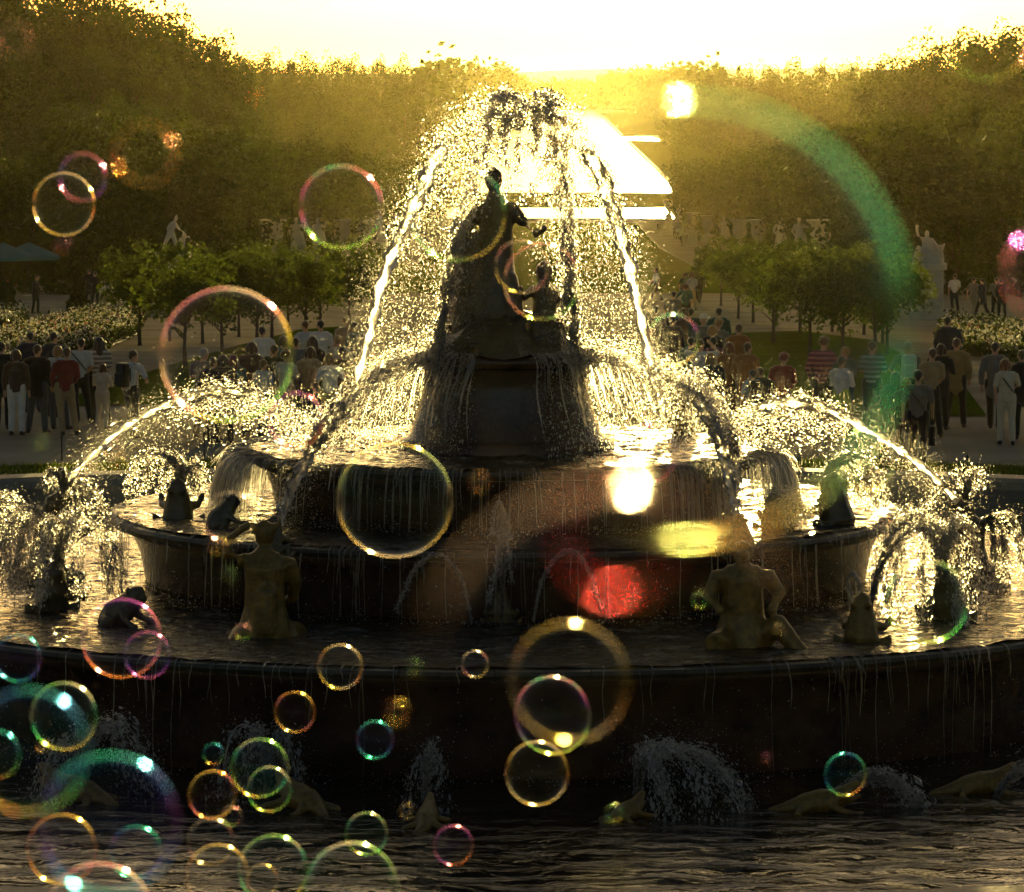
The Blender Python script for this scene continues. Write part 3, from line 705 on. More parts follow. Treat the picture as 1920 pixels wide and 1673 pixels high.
def strands(name, paths, m, k=4):
    V = []; F = []; base = 0
    for P, r in paths:
        n = len(P); T = unit(np.gradient(P, axis=0)); U = unit(np.cross(T, rng.normal(size=3))); W = np.cross(T, U)
        tt = np.linspace(0, 1, n); rad = r * np.clip(np.minimum(1, 4 * (1 - tt) + .15), 0, 1) * (1 + .22 * rng.normal(size=n)).clip(.4, 1.7)
        for q in range(k):
            a = 2 * math.pi * q / k; V.append(P + (U * math.cos(a) + W * math.sin(a)) * rad[:, None])
        for i in range(n - 1):
            for q in range(k): F.append((base + q * n + i, base + ((q + 1) % k) * n + i, base + ((q + 1) % k) * n + i + 1, base + q * n + i + 1))
        base += n * k
    return mknp(name, np.vstack(V), F, m)
umbrella(R(115), R(255), 'glittering umbrella of water falling from the left side of the drum', 5200, 90)
umbrella(R(-75), R(65), 'glittering umbrella of water falling from the right side of the drum', 5200, 90)
# overflow of each basin
def overflow(label, R0, z, zb, n, bow, nd, r=(.004, .011), a0=R(165), a1=R(375), part=.75):
    e = empty('water_curtain', (FX, FY, z), label=label, cat='water curtain', group='water curtains of the basins'); inv = Matrix.Translation((-FX, -FY, -z))
    paths = []; grp = rng.uniform(a0, a1, max(6, n // 12))
    for i in range(n):
        a = rng.choice(grp) + rng.normal(0, .035) if rng.uniform() < .65 else rng.uniform(a0, a1)
        full = rng.uniform() < part; L = 1.0 if full else rng.uniform(.12, .6); b = bow * rng.uniform(.35, 1.3)
        tt = np.linspace(0, 1, 14); h = (z + .03 - zb) * L
        rr = R0 - .12 + .17 * np.minimum(1, tt * 5) + b * np.sqrt(tt) - .02; zz = z + .035 - h * tt ** 1.25
        zz[:3] = z + np.array([.035, .03, .01]); aa = a + .002 * np.sin(tt * 5 + i)
        paths.append((np.c_[FX + rr * np.cos(aa), FY + rr * np.sin(aa), zz], rng.uniform(*r)))
    o = link('strands', strands('strands', paths, SHEET), e); o.matrix_parent_inverse = inv; o['kind'] = 'stuff'
    a = rng.uniform(a0, a1, nd); t = rng.uniform(0, 1, nd); rr = R0 + .05 + bow * 1.1 * np.sqrt(t) + rng.normal(0, .05, nd); zz = z - (z - zb) * t
    low = rng.uniform(size=nd) < .5; zz = np.where(low, zb + rng.exponential(.07, nd), zz); rr = np.where(low, R0 + bow + rng.normal(.05, .14, nd), rr)
    P = np.c_[FX + rr * np.cos(a), FY + rr * np.sin(a), zz]
    o = link('spray', drops_mesh('spray', P, sizes(nd, .0052, .4, .002, .014)), e); o.matrix_parent_inverse = inv; o['kind'] = 'stuff'
overflow('thick curtain of water pouring over the top basin', 3.42, Z1, Z2 + .05, 300, .11, 3600, (.003, .010), part=.5)
overflow('broken curtain of water trickling over the middle basin', 4.98 + .1, Z2, Z3 + .05, 230, .07, 3000, (.003, .009), part=.45)
overflow('thin threads of water trickling over the lowest basin', 8.75, Z3, ZW + .03, 110, .05, 1800, (.0025, .007), R(205), R(335), .15)
for a0, a1, lab in ((R(150), R(205), 'glowing sheet of water over the left end of the top basin'), (R(-28), R(28), 'glowing sheet of water over the right end of the top basin')):
    overflow(lab, 3.44, Z1, Z2 + .05, 330, .30, 2600, (.006, .016), a0, a1, .9)

# the two long arcs from the ends
J7 = jet('long flat arc spouted from the left end across to the top basin', [(112, 918, 54.4), (160, 866, 54.3), (240, 797, 54.2), (330, 752, 54.1), (420, 733, 54.1), (500, 748, 54.2), (590, 797, 54.3)], 4200, .016, .075, .8, .032, .036, sag=.20, mist=1800)
J8 = jet('long flat arc spouted from the right end across to the top basin', [(1797, 940, 54.4), (1720, 868, 54.3), (1640, 815, 54.2), (1560, 772, 54.1), (1490, 755, 54.1), (1420, 765, 54.2), (1348, 798, 54.3)], 4200, .016, .075, .85, .034, .044, sag=.22, mist=1800)

n = 56000   # finest spray, drifting round the jets
k = n // 8; Ps = []
for Q, s in (J1, J2, J3, J4, J5, J6, J7, J8):
    t = rng.uniform(.1, 1, k); P, T = on_curve(Q, s, t); P = P + rng.normal(0, 1, (k, 3)) * (.10 + .28 * t)[:, None]; P[:, 2] -= rng.exponential(.35, k) * t; Ps.append(P)
P = np.vstack(Ps); P = P[P[:, 2] > Z2 + .05]; spray('fine_mist', 'finest golden mist hanging round the tall jets', P, sizes(len(P), .0026, .35, .0012, .006))

def fan(label, src, tips, n, med=.0065, w1=.05, w0=.012, core=.35, group='fans of water', mist=300, r0=.012, r1=.014, sag=.0):
    """several arcs from one mouth"""
    e = empty('water_fan', tuple(at(*src)), label=label, cat='water fan', group=group); inv = Matrix.Translation(-at(*src))
    Ps = []; Ts = []; Ss = []; Es = []; paths = []
    for pts in tips:
        Q, s = spline([src] + pts); k = n // len(tips); t = rng.uniform(0, 1, k)
        nc = max(5, k // 20); ct = rng.uniform(0, 1, nc); ci = rng.integers(0, nc, k); cl = rng.uniform(size=k) < .5
        t = np.where(cl, np.clip(ct[ci] + rng.normal(0, .015, k), 0, 1), t); P, T = on_curve(Q, s, t)
        P = P + rng.normal(0, 1, (k, 3)) * (w0 + (w1 - w0) * t)[:, None]
        if sag: P[:, 2] -= rng.exponential(sag, k) * t
        Ps.append(P); Ts.append(T); Ss.append(sizes(k, med)); Es.append(1 + 2.6 * rng.uniform(0, 1, k))
        if mist:
            tm = rng.uniform(.2, 1, mist); P, T = on_curve(Q, s, tm); P = P + rng.normal(0, w1 * 1.8, (mist, 3)); P[:, 2] -= rng.exponential(.08, mist)
            Ps.append(P); Ts.append(T); Ss.append(sizes(mist, .004, .3)); Es.append(np.full(mist, 1.2))
        for q in range(4):
            tt = np.linspace(0, rng.uniform(core, 1), 26); P, T = on_curve(Q, s, tt); P = P + rng.normal(0, w0 * .7, (1, 3)) * (1 + 2 * tt[:, None]); paths.append((P, rng.uniform(r0 * .5, r1)))
    o = link('spray', drops_mesh('spray', np.vstack(Ps), np.concatenate(Ss), np.vstack(Ts), np.concatenate(Es)), e); o.matrix_parent_inverse = inv; o['kind'] = 'stuff'
    o = link('stream', strands('stream', paths, SHEET), e); o.matrix_parent_inverse = inv; o['kind'] = 'stuff'
fan('low glowing fan behind the upright frog on the left of the middle basin', (340, 918, 54.2), [[(318, 862, 54.3), (285, 846, 54.4), (255, 870, 54.5), (240, 925, 54.6)], [(330, 868, 54.3), (305, 852, 54.4), (280, 868, 54.5), (268, 922, 54.6)],
    [(345, 880, 54.3), (335, 860, 54.4), (315, 870, 54.5), (305, 925, 54.6)], [(352, 880, 54.3), (366, 868, 54.4), (376, 885, 54.4), (379, 918, 54.4)], [(340, 880, 54.1), (350, 872, 54), (358, 885, 54), (362, 930, 54)]], 4800)
fan('low glowing fan behind the pointed frog on the right of the middle basin', (1546, 918, 54.0), [[(1556, 872, 54.1), (1590, 853, 54.2), (1632, 872, 54.3), (1662, 948, 54.4)], [(1556, 880, 54.1), (1582, 862, 54.2), (1620, 880, 54.3), (1640, 950, 54.4)],
    [(1552, 885, 54.1), (1572, 868, 54.2), (1600, 888, 54.3), (1612, 950, 54.4)], [(1550, 890, 54.1), (1562, 876, 54.2), (1580, 890, 54.3), (1588, 945, 54.4)]], 5200)
fan('tall fan over the dark frog at the left end of the lowest basin', (108, 1098, 51.5), [[(128, 1000, 51.5), (165, 947, 51.5), (205, 990, 51.5), (234, 1115, 51.4)], [(124, 1005, 51.5), (152, 968, 51.5), (185, 1000, 51.4), (208, 1110, 51.3)],
    [(92, 990, 51.5), (52, 948, 51.5), (15, 985, 51.5), (-15, 1100, 51.5)], [(98, 1000, 51.6), (70, 965, 51.7), (45, 990, 51.8), (28, 1100, 51.8)], [(112, 1010, 51.3), (126, 965, 51), (140, 1000, 50.8), (150, 1110, 50.6)], [(104, 1010, 51.3), (96, 972, 51), (84, 1010, 50.8), (76, 1120, 50.6)]], 9000, w1=.06, sag=.05, mist=500)
fan('broad veil of water at the left edge of the lowest basin', (-35, 1060, 52.5), [[(-20, 960, 52.5), (15, 925, 52.5), (50, 965, 52.5), (72, 1080, 52.5)], [(-25, 970, 52.5), (0, 940, 52.5), (28, 970, 52.5), (45, 1090, 52.5)], [(-30, 975, 52.3), (-15, 950, 52.3), (5, 980, 52.2), (18, 1090, 52.1)]], 5200, w1=.06, sag=.08, mist=500)
fan('double thread of water arching from the left spouting figure', (118, 925, 54), [[(138, 898, 54), (160, 896, 54), (185, 930, 54), (205, 985, 54)], [(125, 905, 54), (138, 915, 54), (142, 950, 54), (146, 985, 54)], [(110, 895, 54), (95, 885, 54), (88, 900, 54)], [(120, 893, 54), (114, 880, 54), (108, 895, 54)]], 2400, w1=.03)
fan('tall fan over the dark frog at the right end of the lowest basin', (1768, 1118, 50.6), [[(1748, 1010, 50.6), (1705, 955, 50.6), (1665, 1000, 50.5), (1640, 1150, 50.4)], [(1752, 1015, 50.6), (1722, 970, 50.6), (1690, 1010, 50.5), (1668, 1150, 50.4)],
    [(1778, 1010, 50.6), (1800, 970, 50.7), (1825, 1010, 50.8), (1838, 1130, 50.8)], [(1764, 1010, 50.5), (1750, 975, 50.3), (1735, 1020, 50.2), (1725, 1170, 50)], [(1775, 1020, 50.5), (1785, 985, 50.3), (1795, 1030, 50.2), (1802, 1170, 50)], [(1768, 1010, 50.7), (1768, 980, 50.8), (1770, 1040, 50.9)]], 10000, w1=.07, sag=.06, mist=600)
fan('pair of threads crossing up from the ochre frog', (1630, 1146, 49), [[(1650, 1050, 49.2), (1690, 978, 49.5), (1735, 965, 49.8), (1790, 1040, 50.2)], [(1655, 1060, 49.2), (1700, 1000, 49.5), (1740, 995, 49.8), (1770, 1060, 50)]], 3000, w1=.05)
fan('veil of water falling right of the right spouting figure', (1838, 985, 53.5), [[(1855, 970, 53.5), (1878, 990, 53.5), (1885, 1090, 53.5)], [(1850, 975, 53.5), (1862, 1000, 53.5), (1865, 1100, 53.5)], [(1865, 965, 53.5), (1900, 975, 53.5), (1925, 1080, 53.5)]], 3600, w1=.05, sag=.08)
fan('splash standing up behind the right spouting figure', (1812, 935, 54.2), [[(1808, 900, 54.2), (1800, 882, 54.2)], [(1820, 900, 54.2), (1828, 884, 54.2), (1838, 905, 54.2)], [(1800, 925, 54.2), (1770, 912, 54.2), (1740, 945, 54.2), (1722, 985, 54.2)]], 1800, w1=.06)
fan('splash round the foot of the top basin on the right', (1450, 985, 52.5), [[(1440, 940, 52.5), (1460, 925, 52.5), (1480, 985, 52.4)], [(1455, 950, 52.5), (1490, 940, 52.5), (1515, 975, 52.4)]], 2200, w1=.10)
# small columns in the middle
fan('small upright column of water on the middle basin', (936, 1015, 50.2), [[(934, 965, 50.2), (938, 945, 50.2), (945, 1000, 50.1)], [(938, 970, 50.2), (930, 948, 50.2), (922, 1005, 50.1)], [(936, 975, 50.2), (942, 955, 50.2), (958, 1010, 50.1)]], 1300, .005, .018, .008, mist=100)
fan('small upright column of water on the lowest basin', (942, 1165, 48.8), [[(940, 1060, 48.8), (938, 1000, 48.8), (930, 1080, 48.7)], [(945, 1060, 48.8), (948, 1000, 48.8), (960, 1090, 48.7)], [(943, 1060, 48.8), (944, 1005, 48.8), (915, 1130, 48.6)]], 1700, .005, .02, .008, mist=100)
fan('thin arc of water right of the middle column', (1000, 1165, 48.6), [[(1020, 1080, 48.7), (1060, 1035, 48.8), (1100, 1060, 48.8), (1128, 1140, 48.8)]], 900, .0045, .02, .008, mist=150)
fan('thin arc of water left of the middle column', (884, 1165, 48.6), [[(865, 1085, 48.7), (825, 1040, 48.8), (780, 1065, 48.8), (742, 1145, 48.8)]], 900, .0045, .02, .008, mist=150)
fan('short stream slanting down the middle basin on the right', (1600, 1072, 49.9), [[(1612, 1100, 49.6), (1622, 1150, 49.4), (1626, 1178, 49.3)], [(1590, 1090, 49.8), (1598, 1130, 49.5), (1605, 1175, 49.3)]], 700, .005, .02, .01, mist=60)
# plumes of the pool, in the fountain's shade
g = 'plumes of the pool lizards'
fan('broad plume of spray from the pool lizard at centre right', (1196, 1520, 44.9), [[(1203, 1440, 44.9), (1240, 1402, 44.9), (1310, 1410, 44.8), (1370, 1470, 44.7), (1412, 1590, 44.5)], [(1200, 1440, 44.9), (1220, 1398, 44.9), (1260, 1400, 44.7), (1310, 1460, 44.4), (1340, 1590, 44)],
    [(1198, 1440, 44.9), (1205, 1400, 44.9), (1230, 1420, 44.5), (1262, 1560, 44)], [(1204, 1445, 44.9), (1260, 1405, 45.1), (1330, 1420, 45.3), (1385, 1480, 45.4), (1422, 1600, 45.4)]], 5200, .0058, .10, .012, core=.2, group=g, mist=500, r0=.006, r1=.008, sag=.05)
fan('arc of spray from the large open mouthed lizard', (1556, 1508, 45.2), [[(1598, 1462, 45.2), (1655, 1448, 45.1), (1710, 1485, 45), (1745, 1540, 44.9), (1772, 1598, 44.8)], [(1600, 1470, 45.2), (1660, 1460, 45.1), (1715, 1500, 45), (1762, 1600, 44.8)]], 3600, .0058, .07, .012, core=.25, group=g, mist=500, r0=.006, r1=.008, sag=.04)
fan('jet of spray leaving the picture at the right from the pool', (1862, 1502, 45.6), [[(1890, 1460, 45.6), (1925, 1432, 45.6), (1990, 1440, 45.6)], [(1885, 1470, 45.6), (1925, 1445, 45.6), (1980, 1470, 45.6)]], 1600, .0055, .05, .012, core=.4, group=g, mist=100, r0=.006, r1=.008)
fan('pale plume of spray behind the cluster of bubbles at the left', (160, 1500, 45.6), [[(170, 1400, 45.6), (205, 1352, 45.6), (250, 1375, 45.5), (292, 1480, 45.4)], [(165, 1400, 45.6), (185, 1355, 45.6), (220, 1370, 45.4), (250, 1480, 45.2)], [(150, 1420, 45.6), (110, 1395, 45.5), (80, 1450, 45.4), (62, 1580, 45.2)], [(155, 1410, 45.6), (140, 1375, 45.5), (112, 1420, 45.3), (90, 1560, 45)]], 4200, .0052, .10, .012, core=.2, group=g, mist=500, r0=.005, r1=.007, sag=.05)
fan('pale plume of spray behind the pair of overlapping bubbles', (500, 1500, 45.4), [[(492, 1410, 45.4), (465, 1362, 45.4), (435, 1385, 45.3), (410, 1500, 45.2)], [(498, 1410, 45.4), (490, 1365, 45.4), (470, 1390, 45.2), (455, 1520, 45)], [(506, 1410, 45.4), (525, 1370, 45.4), (548, 1410, 45.3), (560, 1520, 45.2)]], 2600, .005, .09, .012, core=.2, group=g, mist=300, r0=.005, r1=.007, sag=.04)
fan('thin upright plume of spray left of the lowest bubbles', (800, 1545, 44.8), [[(800, 1450, 44.8), (806, 1400, 44.8), (822, 1430, 44.7), (838, 1560, 44.5)], [(796, 1460, 44.8), (790, 1425, 44.8), (775, 1450, 44.7), (752, 1570, 44.5)], [(803, 1440, 44.8), (808, 1385, 44.8), (812, 1450, 44.7)]], 1700, .005, .06, .012, core=.2, group=g, mist=300, r0=.004, r1=.006, sag=.04)

# ------------------------------------------------------------------ trees
def crown_mesh(name, seed, n, c, rad, leaf, m, clumps=46, boxy=0.0, core=.35, tuft=.30):
    """leaf-sized faces gathered in clumps through the crown's volume"""
    g = np.random.default_rng(seed)
    d = unit(g.normal(size=(clumps, 3)))
    if boxy: d = d / np.maximum(np.abs(d).max(axis=1, keepdims=True), .58) * (1 - .25 * (1 - boxy))
    rr = np.where(g.uniform(size=clumps) < core, g.uniform(.15, .6, clumps), g.uniform(.66, .98, clumps))
    cc = d * rr[:, None]
    ci = g.integers(0, clumps, n); k = g.uniform(.5, 1.35, clumps)
    off = unit(g.normal(size=(n, 3))) * (g.uniform(.25, 1, (n, 1)) ** .5) * tuft * k[ci][:, None]
    P = (cc[ci] + off) * np.array(rad) + np.array(c)
    s = leaf * g.uniform(.6, 1.35, n)
    nrm = unit(g.normal(size=(n, 3)) + np.array([0, 0, .5])); U = unit(np.cross(nrm, g.normal(size=(n, 3)))); W = np.cross(nrm, U)
    V = np.empty((n, 4, 3)); sx = s[:, None]
    V[:, 0] = P - U * sx * .5; V[:, 1] = P - W * sx * .33 + nrm * sx * .12; V[:, 2] = P + U * sx * .55; V[:, 3] = P + W * sx * .33 + nrm * sx * .1
    F = np.arange(n * 4).reshape(n, 4)
    return mknp(name, V.reshape(-1, 3), F, m)
def trunk_mesh(name, seed, h, r, limbs, spread, m):
    g = random.Random(seed); V = []; F = []
    def tube(pts, rs, k=7):
        b = len(V)
        for i, p in enumerate(pts):
            d = (pts[min(i + 1, len(pts) - 1)] - pts[max(i - 1, 0)]).normalized(); u = d.orthogonal().normalized(); w_ = d.cross(u)
            for q in range(k):
                a = 2 * math.pi * q / k; V.append(tuple(p + (u * math.cos(a) + w_ * math.sin(a)) * rs[i]))
        for i in range(len(pts) - 1):
            for q in range(k): F.append((b + i * k + q, b + i * k + (q + 1) % k, b + (i + 1) * k + (q + 1) % k, b + (i + 1) * k + q))
    tube([Vector((g.uniform(-.04, .04) * h * t, g.uniform(-.04, .04) * h * t, h * t)) for t in (-.02, .03, .3, .6, 1)], [r * 1.5, r * 1.1, r * .9, r * .7, r * .25])
    for i in range(limbs):
        a = 6.28 * i / limbs + g.uniform(-.4, .4); z = h * g.uniform(.35, .75); L = spread * g.uniform(.6, 1)
        tube([Vector((0, 0, z)), Vector((math.cos(a) * L * .5, math.sin(a) * L * .5, z + L * .45)), Vector((math.cos(a) * L, math.sin(a) * L, z + L * .8))], [r * .5, r * .3, r * .08], 5)
    return mk(name, V, F, m, True)
TALL = [(crown_mesh('crown', 10 + i, 8500, (0, 0, 12.5), (5.6, 5.6, 10.2), .40, LEAF_TALL, 75, core=.4, tuft=.24), trunk_mesh('trunk', i, 17, .38, 6, 4, BARK)) for i in range(4)]
AVE = [(crown_mesh('crown', 30 + i, 3600, (0, 0, 5.6), (3.3, 3.3, 4.3), .33, LEAF_AVE, 60, boxy=.7, core=.35, tuft=.30), trunk_mesh('trunk', 40 + i, 6, .2, 4, 2, BARK)) for i in range(3)]
SMALL = [(crown_mesh('crown', 50 + i, 3400, (0, 0, 1.95), (1.30, 1.30, 1.08), .125, LEAF_SMALL, 80, core=.35, tuft=.27), trunk_mesh('trunk', 60 + i, 1.7, .055, 5, .7, BARK)) for i in range(3)]
_u = 'first second third fourth fifth sixth seventh eighth ninth tenth eleventh twelfth thirteenth fourteenth fifteenth sixteenth seventeenth eighteenth nineteenth twentieth'.split()
def nth(i): return _u[i] if i < 20 else ('twenty-' + _u[i - 20] if i < 29 else 'thirtieth' if i == 29 else 'thirty-' + _u[i - 30] if i < 39 else 'fortieth')
def tree(name, kind, i, loc, s, label, group, sz=None):
    e = empty(name, loc, random.uniform(0, 6.28), label, 'tree', group); e.scale = (s, s, sz or s)
    c, t = kind[i % len(kind)]
    link('crown', c, e); link('trunk', t, e); return e
def top_at(px, py, Y):
    return at(px, py, Y).z - zg(Y)
def xat(px, Y):
    return at(px, 300, Y).x
def interp(tab, x): return float(np.interp(x, [p[0] for p in tab], [p[1] for p in tab]))
rnd = random.Random(5)
ti = 0
def wall_of_trees(pxs, Ys, tops, label, group, jit=14, kind=TALL, h0=22.6, name='tall_tree', wmul=1.0):
    global ti
    for k_, px in enumerate(pxs):
        Y = interp(Ys, px) * rnd.uniform(.94, 1.06); H = max(5, top_at(px, interp(tops, px) + rnd.uniform(-3, jit), Y))
        s = H / h0; ws = max(.55, min(1.25, s ** .6)) * wmul
        e = tree(name, kind, ti, (xat(px, Y), Y, zg(Y) - .1), ws, label + ', ' + nth(k_) + ' from the left', group, s); ti += 1
def steps(a, b, d): return [a + i * d + rnd.uniform(-.25, .25) * d for i in range(int((b - a) / d) + 1)]
# left: high wood at the edge, lower trees before it, long ridge to the canal
SKL = [(-80, -70), (180, -22), (280, 2), (400, 60), (462, 98)]
G1, G2, G3, G4 = 'trees of the high wood on the left', 'trees in front of the left wood', 'trees of the long ridge left of the canal', 'trees of the woods right of the canal'
wall_of_trees(steps(-70, 430, 21), [(-80, 430), (460, 520)], SKL, 'tall dense tree of the high wood rising on the far left', G1)
wall_of_trees(steps(-60, 440, 44), [(-80, 380), (460, 460)], [(-80, 30), (200, 60), (300, 80), (460, 150)], 'rounded dense tree on the flank of the high left wood', G1, 60)
wall_of_trees(steps(-70, 560, 46), [(-80, 300), (560, 400)], [(-80, 190), (90, 200), (205, 150), (300, 185), (440, 225), (560, 250)], 'dark tree standing before the high left wood', G2, 30)
wall_of_trees(steps(-70, 420, 38), [(-80, 246), (420, 250)], [(-80, 280), (250, 300), (420, 290)], 'low dark tree behind the left side terrace', 'trees behind the left terrace', 40, AVE, 9.7, 'clipped_tree', 1.0)
SKM = [(440, 95), (520, 99), (620, 105), (700, 112), (740, 103), (770, 115), (850, 122), (905, 130), (940, 117), (968, 135)]
wall_of_trees(steps(430, 800, 22), [(430, 800), (700, 1200), (800, 1250)], SKM, 'hazy tree on the wooded ridge left of the canal', G3, 8)
wall_of_trees(steps(420, 790, 26), [(430, 700), (700, 1000), (790, 1150)], [(430, 140), (560, 170), (800, 165)], 'hazy tree on the slope below the left ridge', G3, 26)
wall_of_trees(steps(560, 800, 24), [(560, 620), (800, 1150)], [(560, 215), (700, 205), (800, 185)], 'hazy tree at the foot of the left ridge', G3, 16)
# right
SKR = [(1125, 142), (1150, 132), (1240, 127), (1300, 122), (1400, 122), (1480, 118), (1512, 100), (1540, 117), (1640, 119), (1690, 100), (1750, 75), (1820, 60), (1880, 46), (1960, 58)]
wall_of_trees(steps(1660, 1990, 21), [(1660, 640), (1960, 420)], SKR, 'tall tree of the high wood rising on the far right', 'trees of the high wood on the right', 10)
wall_of_trees(steps(1640, 1990, 40), [(1640, 480), (1960, 360)], [(1640, 215), (1800, 160), (1960, 150)], 'dense tree on the flank of the high right wood', 'trees of the high wood on the right', 50)
wall_of_trees(steps(1330, 1670, 22), [(1330, 1250), (1500, 1100), (1670, 760)], SKR, 'hazy tree on the skyline of the right wood', G4, 8)
wall_of_trees(steps(1300, 1660, 26), [(1300, 1150), (1500, 820), (1660, 600)], [(1300, 175), (1500, 190), (1660, 215)], 'hazy tree on the slope of the right wood', G4, 30)
wall_of_trees(steps(1275, 1660, 30), [(1275, 830), (1400, 600), (1660, 420)], [(1275, 262), (1400, 262), (1660, 262)], 'tree of the lower right wood behind the avenue', G4, 34)
wall_of_trees(steps(1660, 1990, 36), [(1660, 250), (1990, 246)], [(1660, 270), (1990, 300)], 'low dark tree behind the right side terrace', 'trees behind the right terrace', 40, AVE, 9.7, 'clipped_tree', 1.0)
# clipped avenues along the long lawn
for sx, x0, lab, gr in ((-1, -20.5, 'clipped avenue tree along the left of the long lawn', 'avenue trees on the left'), (1, 20.5, 'clipped avenue tree along the right of the long lawn', 'avenue trees on the right')):
    for k in range(40):
        Y = 252 + k * 11.2
        if sx > 0 and Y > 665: break
        tree('avenue_tree', AVE, k, (x0 + rnd.uniform(-.4, .4), Y, zg(Y) - .05), rnd.uniform(.95, 1.08), lab + ', ' + nth(k) + ' from near end', gr)
    for k in range(20):
        Y = 256 + k * 20
        tree('avenue_tree', AVE, k + 1, (x0 + sx * 6 + rnd.uniform(-.5, .5), Y, zg(Y) - .05), rnd.uniform(1.05, 1.25), lab.replace('along', 'in the back row along').replace('clipped ', '').replace(' of the long lawn', '') + ', ' + nth(k) + ' from its near end', gr)
# far banks: one mass
g = np.random.default_rng(3); Vs = []; b = 0
def far_tree(x, Y, H, wd):
    n = 240; d = unit(g.normal(size=(n, 3))); P = d * (g.uniform(.45, 1, (n, 1))) * np.array([wd, wd, H * .5]) * (1 + .2 * g.normal(size=(n, 1))) + np.array([x, Y, zg(Y) + H * .5])
    s = 1.5 * g.uniform(.6, 1.4, (n, 1)); U = unit(g.normal(size=(n, 3))); W = unit(np.cross(U, g.normal(size=(n, 3))))
    Vs.append(np.stack([P - U * s, P - W * s * .7, P + U * s, P + W * s * .7], 1).reshape(-1, 3))
for px in np.arange(800, 972, 2.6):
    Y = interp([(800, 1300), (900, 2300), (940, 2700), (972, 3300)], px) * rnd.uniform(.97, 1.03); far_tree(xat(px, Y), Y, top_at(px, interp(SKM, px) + rnd.uniform(-3, 7), Y), 9)
for px in np.arange(800, 985, 3.5):
    Y = interp([(800, 1200), (900, 2000), (985, 3400)], px); far_tree(xat(px, Y), Y, top_at(px, interp([(800, 180), (985, 150)], px) + rnd.uniform(-3, 8), Y), 8)
for px in np.arange(1128, 1336, 3.0):
    Y = interp([(1128, 3950), (1196, 3800), (1204, 3300), (1262, 2400), (1336, 1400)], px) * rnd.uniform(.97, 1.03); far_tree(xat(px, Y), Y, top_at(px, interp(SKR, px) + rnd.uniform(-2, 7), Y), 9)
for px in np.arange(1264, 1336, 3.6):
    Y = interp([(1264, 1850), (1336, 1250)], px); far_tree(xat(px, Y), Y, top_at(px, interp([(1205, 165), (1336, 180)], px) + rnd.uniform(-3, 8), Y), 8)
for px in np.arange(960, 1150, 2.2):
    Y = 4100 + rnd.uniform(-120, 200); far_tree(xat(px, Y), Y, top_at(px, 156 + 5 * math.sin(px * .21) + rnd.uniform(-5, 4), Y), 9)
V = np.vstack(Vs); o = link('woods', mknp('woods', V, np.arange(len(V)).reshape(-1, 4), LEAF_TALL)); tag(o, 'hazy far woods along the canal banks', kind='stuff')

# small clipped trees of the parterre
for i, (px, py) in enumerate([(262, 648), (347, 690), (416, 665), (482, 655), (448, 632), (380, 645), (318, 640), (540, 628), (600, 622), (655, 614), (700, 604), (510, 640), (572, 640)]):
    p = gp(px, py); lab = 'small round-headed tree of the left parterre, %s' % ['at its far left end', 'its trunk bare beside the gravel path', 'second along the lit path', 'behind the white shirted visitor', 'deep in the clump', 'in the middle of the clump', 'at the front left of the clump', 'at the right of the clump', 'seen through drifting spray', 'next to the tall jet', 'nearest the tall jet', 'tucked behind the crowd', 'half hidden by spray'][i]
    tree('small_tree', SMALL, i, p, rnd.uniform(.93, 1.1), lab, 'small trees of the parterre')
for i, (px, py) in enumerate([(1352, 574), (1384, 598), (1412, 605), (1455, 612), (1518, 668), (1580, 672), (1640, 674), (1664, 668), (1655, 645), (1500, 626), (1560, 622), (1620, 628), (1645, 622), (1450, 645)]):
    p = gp(px, py); lab = 'small round-headed tree of the right parterre, %s' % ['nearest the long lawn', 'second from the long lawn', 'third from the long lawn', 'fourth from the long lawn', 'above the man in stripes', 'behind the woman in white', 'behind the grey striped shirt', 'left of the tall statue pedestal', 'left of the pedestal in the second row', 'in the middle of the back row', 'right of the middle in the back row', 'in the dense part of the back row', 'near the pedestal in the back row', 'above the red sweater', 'hiding the pedestal foot'][i]
    tree('small_tree', SMALL, i + 1, p, rnd.uniform(.95, 1.12), lab, 'small trees of the parterre')

# ------------------------------------------------------------------ people
SKIN = surf('skin', (.48, .29, .20), (.40, .23, .15), 9, .55)
HAIRC = {k: surf('hair_' + k, c, tuple(x * .6 for x in c), 40, .4, trans=.3, sheen=.8) for k, c in dict(dark=(.035, .022, .014), brown=(.12, .065, .03), blond=(.36, .22, .08), grey=(.42, .38, .33), red=(.20, .07, .03)).items()}
CL = {}
def cloth(c, stripes=None):
    k = (c, stripes)
    if k in CL: return CL[k]
    if not stripes:
        CL[k] = surf('cloth', c, tuple(x * .75 for x in c), 7, .85, .3, 60, spec=.15, trans=.08, sheen=.35)
    else:
        m, nt, o, N, L = newmat('striped_cloth')
        tc = N('ShaderNodeTexCoord'); wv = N('ShaderNodeTexWave'); wv.bands_direction = 'Z'; wv.inputs['Scale'].default_value = 3.4; wv.inputs['Distortion'].default_value = .4
        L(tc.outputs['Object'], wv.inputs['Vector']); rp = N('ShaderNodeValToRGB'); rp.color_ramp.interpolation = 'CONSTANT'
        rp.color_ramp.elements[0].color = (*c, 1); rp.color_ramp.elements[1].color = (*stripes, 1); rp.color_ramp.elements[1].position = .62
        L(wv.outputs['Fac'], rp.inputs[0]); b = N('ShaderNodeBsdfPrincipled'); b.inputs['Roughness'].default_value = .9; b.inputs['Specular IOR Level'].default_value = .15
        L(rp.outputs[0], b.inputs['Base Color']); L(b.outputs[0], o.inputs[0]); CL[k] = m
    return CL[k]
SHOE = surf('shoe_leather', (.04, .03, .025), (.02, .016, .013), 10, .5)
DUM = cloth((.2, .2, .2))

